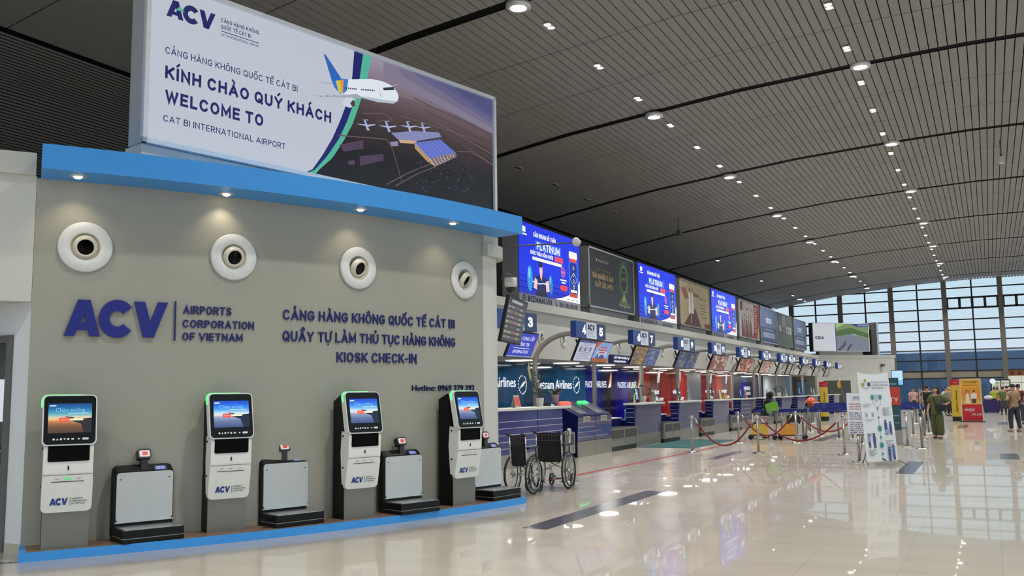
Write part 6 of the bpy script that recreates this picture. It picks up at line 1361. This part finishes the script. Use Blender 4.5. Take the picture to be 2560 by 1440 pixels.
shoulder_bag('dark grey waist bag on the hip of the man in tan', .40, 36.95, .86, (.24, .14, .24), '3a3836', [(.05, 0, .22), (.16, -.04, .40), (.30, -.04, .58)])
person('man in a black T-shirt seen from behind among the queue belts', -2.5, 44.8, R(175), 1.71, '141416', '1c1c20', '14100e', fingers=False, sleeve=.4)
person('person in black leaning over the luggage carts with a green bag', -6.75, 31.35, R(100), 1.56, '101012', '17171a', '0c0b0b', '1a1a1a', {'R': [(-.2, -.12, 1.12), (-.06, -.32, 1.06)], 'L': [(.24, -.1, 1.1), (.28, -.3, 1.02)]}, lean=R(24), sleeve=1, top_len=.2, long_hair=True, hood='0b0b0c')
t = thing('green_bag', 'bright lime green bag held by the person in black', 'bag', (-6.36, 30.97, .86), R(8)); p = MB(M('6fae3c', .5, noise=.15, scale=12)); p.T = Matrix.Rotation(R(-14), 4, 'Y'); p.rrect(-.2, 0, .2, .32, .03, -.06, .06); p.build('body', t, bevel=.02); p = MB(M('d8e0d0', .5)); p.tube([(-.1, -.07, .0), (-.05, -.08, .1), (.1, -.08, .06)], .012, n=6); p.build('handles', t)
PPL = [('person in a yellow vest standing behind the purple suitcase', .22, 66.4, 160, 1.58, 'a8b43c', '2a2a2c', '14110f'), ('person in a pale pink top behind the queue belts', -4.1, 60.0, 30, 1.6, 'c9a0a0', '333338', '1a1412'), ('person in a brown jacket beside the one in pale pink', -3.75, 60.8, -20, 1.55, '7a6040', '26262a', '2a1c14'), ('person in a white top behind the woman in green', -2.3, 60.0, 10, 1.62, 'c9c8c4', '2c3040', '16110f'), ('person with a pale cap near the yellow pillar standee', -2.05, 57.0, -30, 1.63, '8a8478', '2a2c30', 'b8b0a0'), ('person in dark clothes behind the yellow pillar standee', -1.5, 50.4, 90, 1.66, '202024', '1a1a1e', '12100f'),
       ('person in dark red at the right edge beyond the man in tan', 1.06, 45.0, 150, 1.70, '5c1c20', '3a3a44', '14110f'), ('person in a green floral top near the drinks fridge', .62, 60.0, 200, 1.6, '5f7040', '3a3a3c', '1a1512'), ('person in dark clothes in front of the lit stall', .95, 68.0, 180, 1.66, '33353c', '25262a', '14110f'), ('person in a red patterned top left of the green floral one', .42, 70.0, 140, 1.55, '8a4a44', '3a2a2c', '1a1512')]
for lb, x, y, g, h, a, b, c in PPL: person(lb, x, y, R(g), h, a, b, c, fingers=False, sleeve=.45)
suitcase('big purple suitcase on the floor right of the airline poster', -.0, 63.5, 0, (.86, .5, .80), '2a1f5e'); t = thing('white_bag', 'white bag lying on top of the purple suitcase', 'bag', (-.12, 63.4, .812)); p = MB(M('d8d0cc', .6, noise=.1)); p.ball((0, 0, .13), (.26, .16, .14)); p.build('body', t); p = MB(M('b8aca8', .6)); p.tube([(-.1, -.05, .22), (0, -.08, .34), (.1, -.05, .22)], .014, n=6); p.build('handles', t)

# ---- stalls at the far end
t = thing('drinks_fridge', 'red-framed lit drinks fridge near the right edge', 'fridge', (.72, 78.2, 0)); w_ = .64
p = MB(M('3a1418', .4)); p.b2((-w_, 0, 0), (w_, .7, 2.15)); p.build('cabinet', t)
for i in range(2):
    x0 = -w_+.06+.61*i; p = MB(E('d4dcd4', .75)); p.rect(x0, .9, x0+.55, 2.06, -.01); p.rect(x0, .15, x0+.55, .9, -.01, E('a0a8a4', .5)); dr = p.build('lit_door', t)
    p = MB(); rnd = random.Random(i+2)
    for j in range(4):
        for q in range(7): c = ['b84a50', 'd8d4d0', '6a9a50', 'c8b0a0', '7ab060'][(j*2+q//3+i) % 5]; p.rect(x0+.03+.072*q, .95+.27*j, x0+.085+.072*q, 1.15+.27*j, -.014, E(c, .75))
    p.build('bottle_rows', dr)
p = MB(E('e4ecee', .9)); p.ell(-w_+.12, 2.02, .2, .2, -.03); p.build('round_sign', t)
t = thing('snack_stall', 'lit white snack stall with an orange sign at the right edge', 'stall', (2.9, 79.5, 0)); p = MB(M('8a8680', .5)); p.b2((-1.6, 0, 0), (2.2, 1.2, .95)); p.build('counter', t)
p = MB(E('dcdccc', .85)); p.b2((-1.6, .9, .95), (2.2, 1.2, 2.42)); bk = p.build('lit_back_wall', t); p = MB(M('7a7a74', .5))
for i in range(5): p.b2((-1.5+.75*i, .88, .95), (-1.48+.75*i, .9, 2.42))
p.b2((-1.6, .88, 1.9), (2.2, .9, 1.93)); p.build('panel_joints', bk)
p = MB(M('9a6a34', .5, noise=.3, scale=5)); p.b2((-1.6, -.02, 2.42), (2.2, 1.2, 2.80)); sg = p.build('sign_band', t); p = MB(M('7a2a1c', .5)); 
for i in range(7): p.b2((-1.45+.5*i, -.03, 2.47), (-1.25+.5*i, -.02, 2.74))
p.build('sign_print', sg)
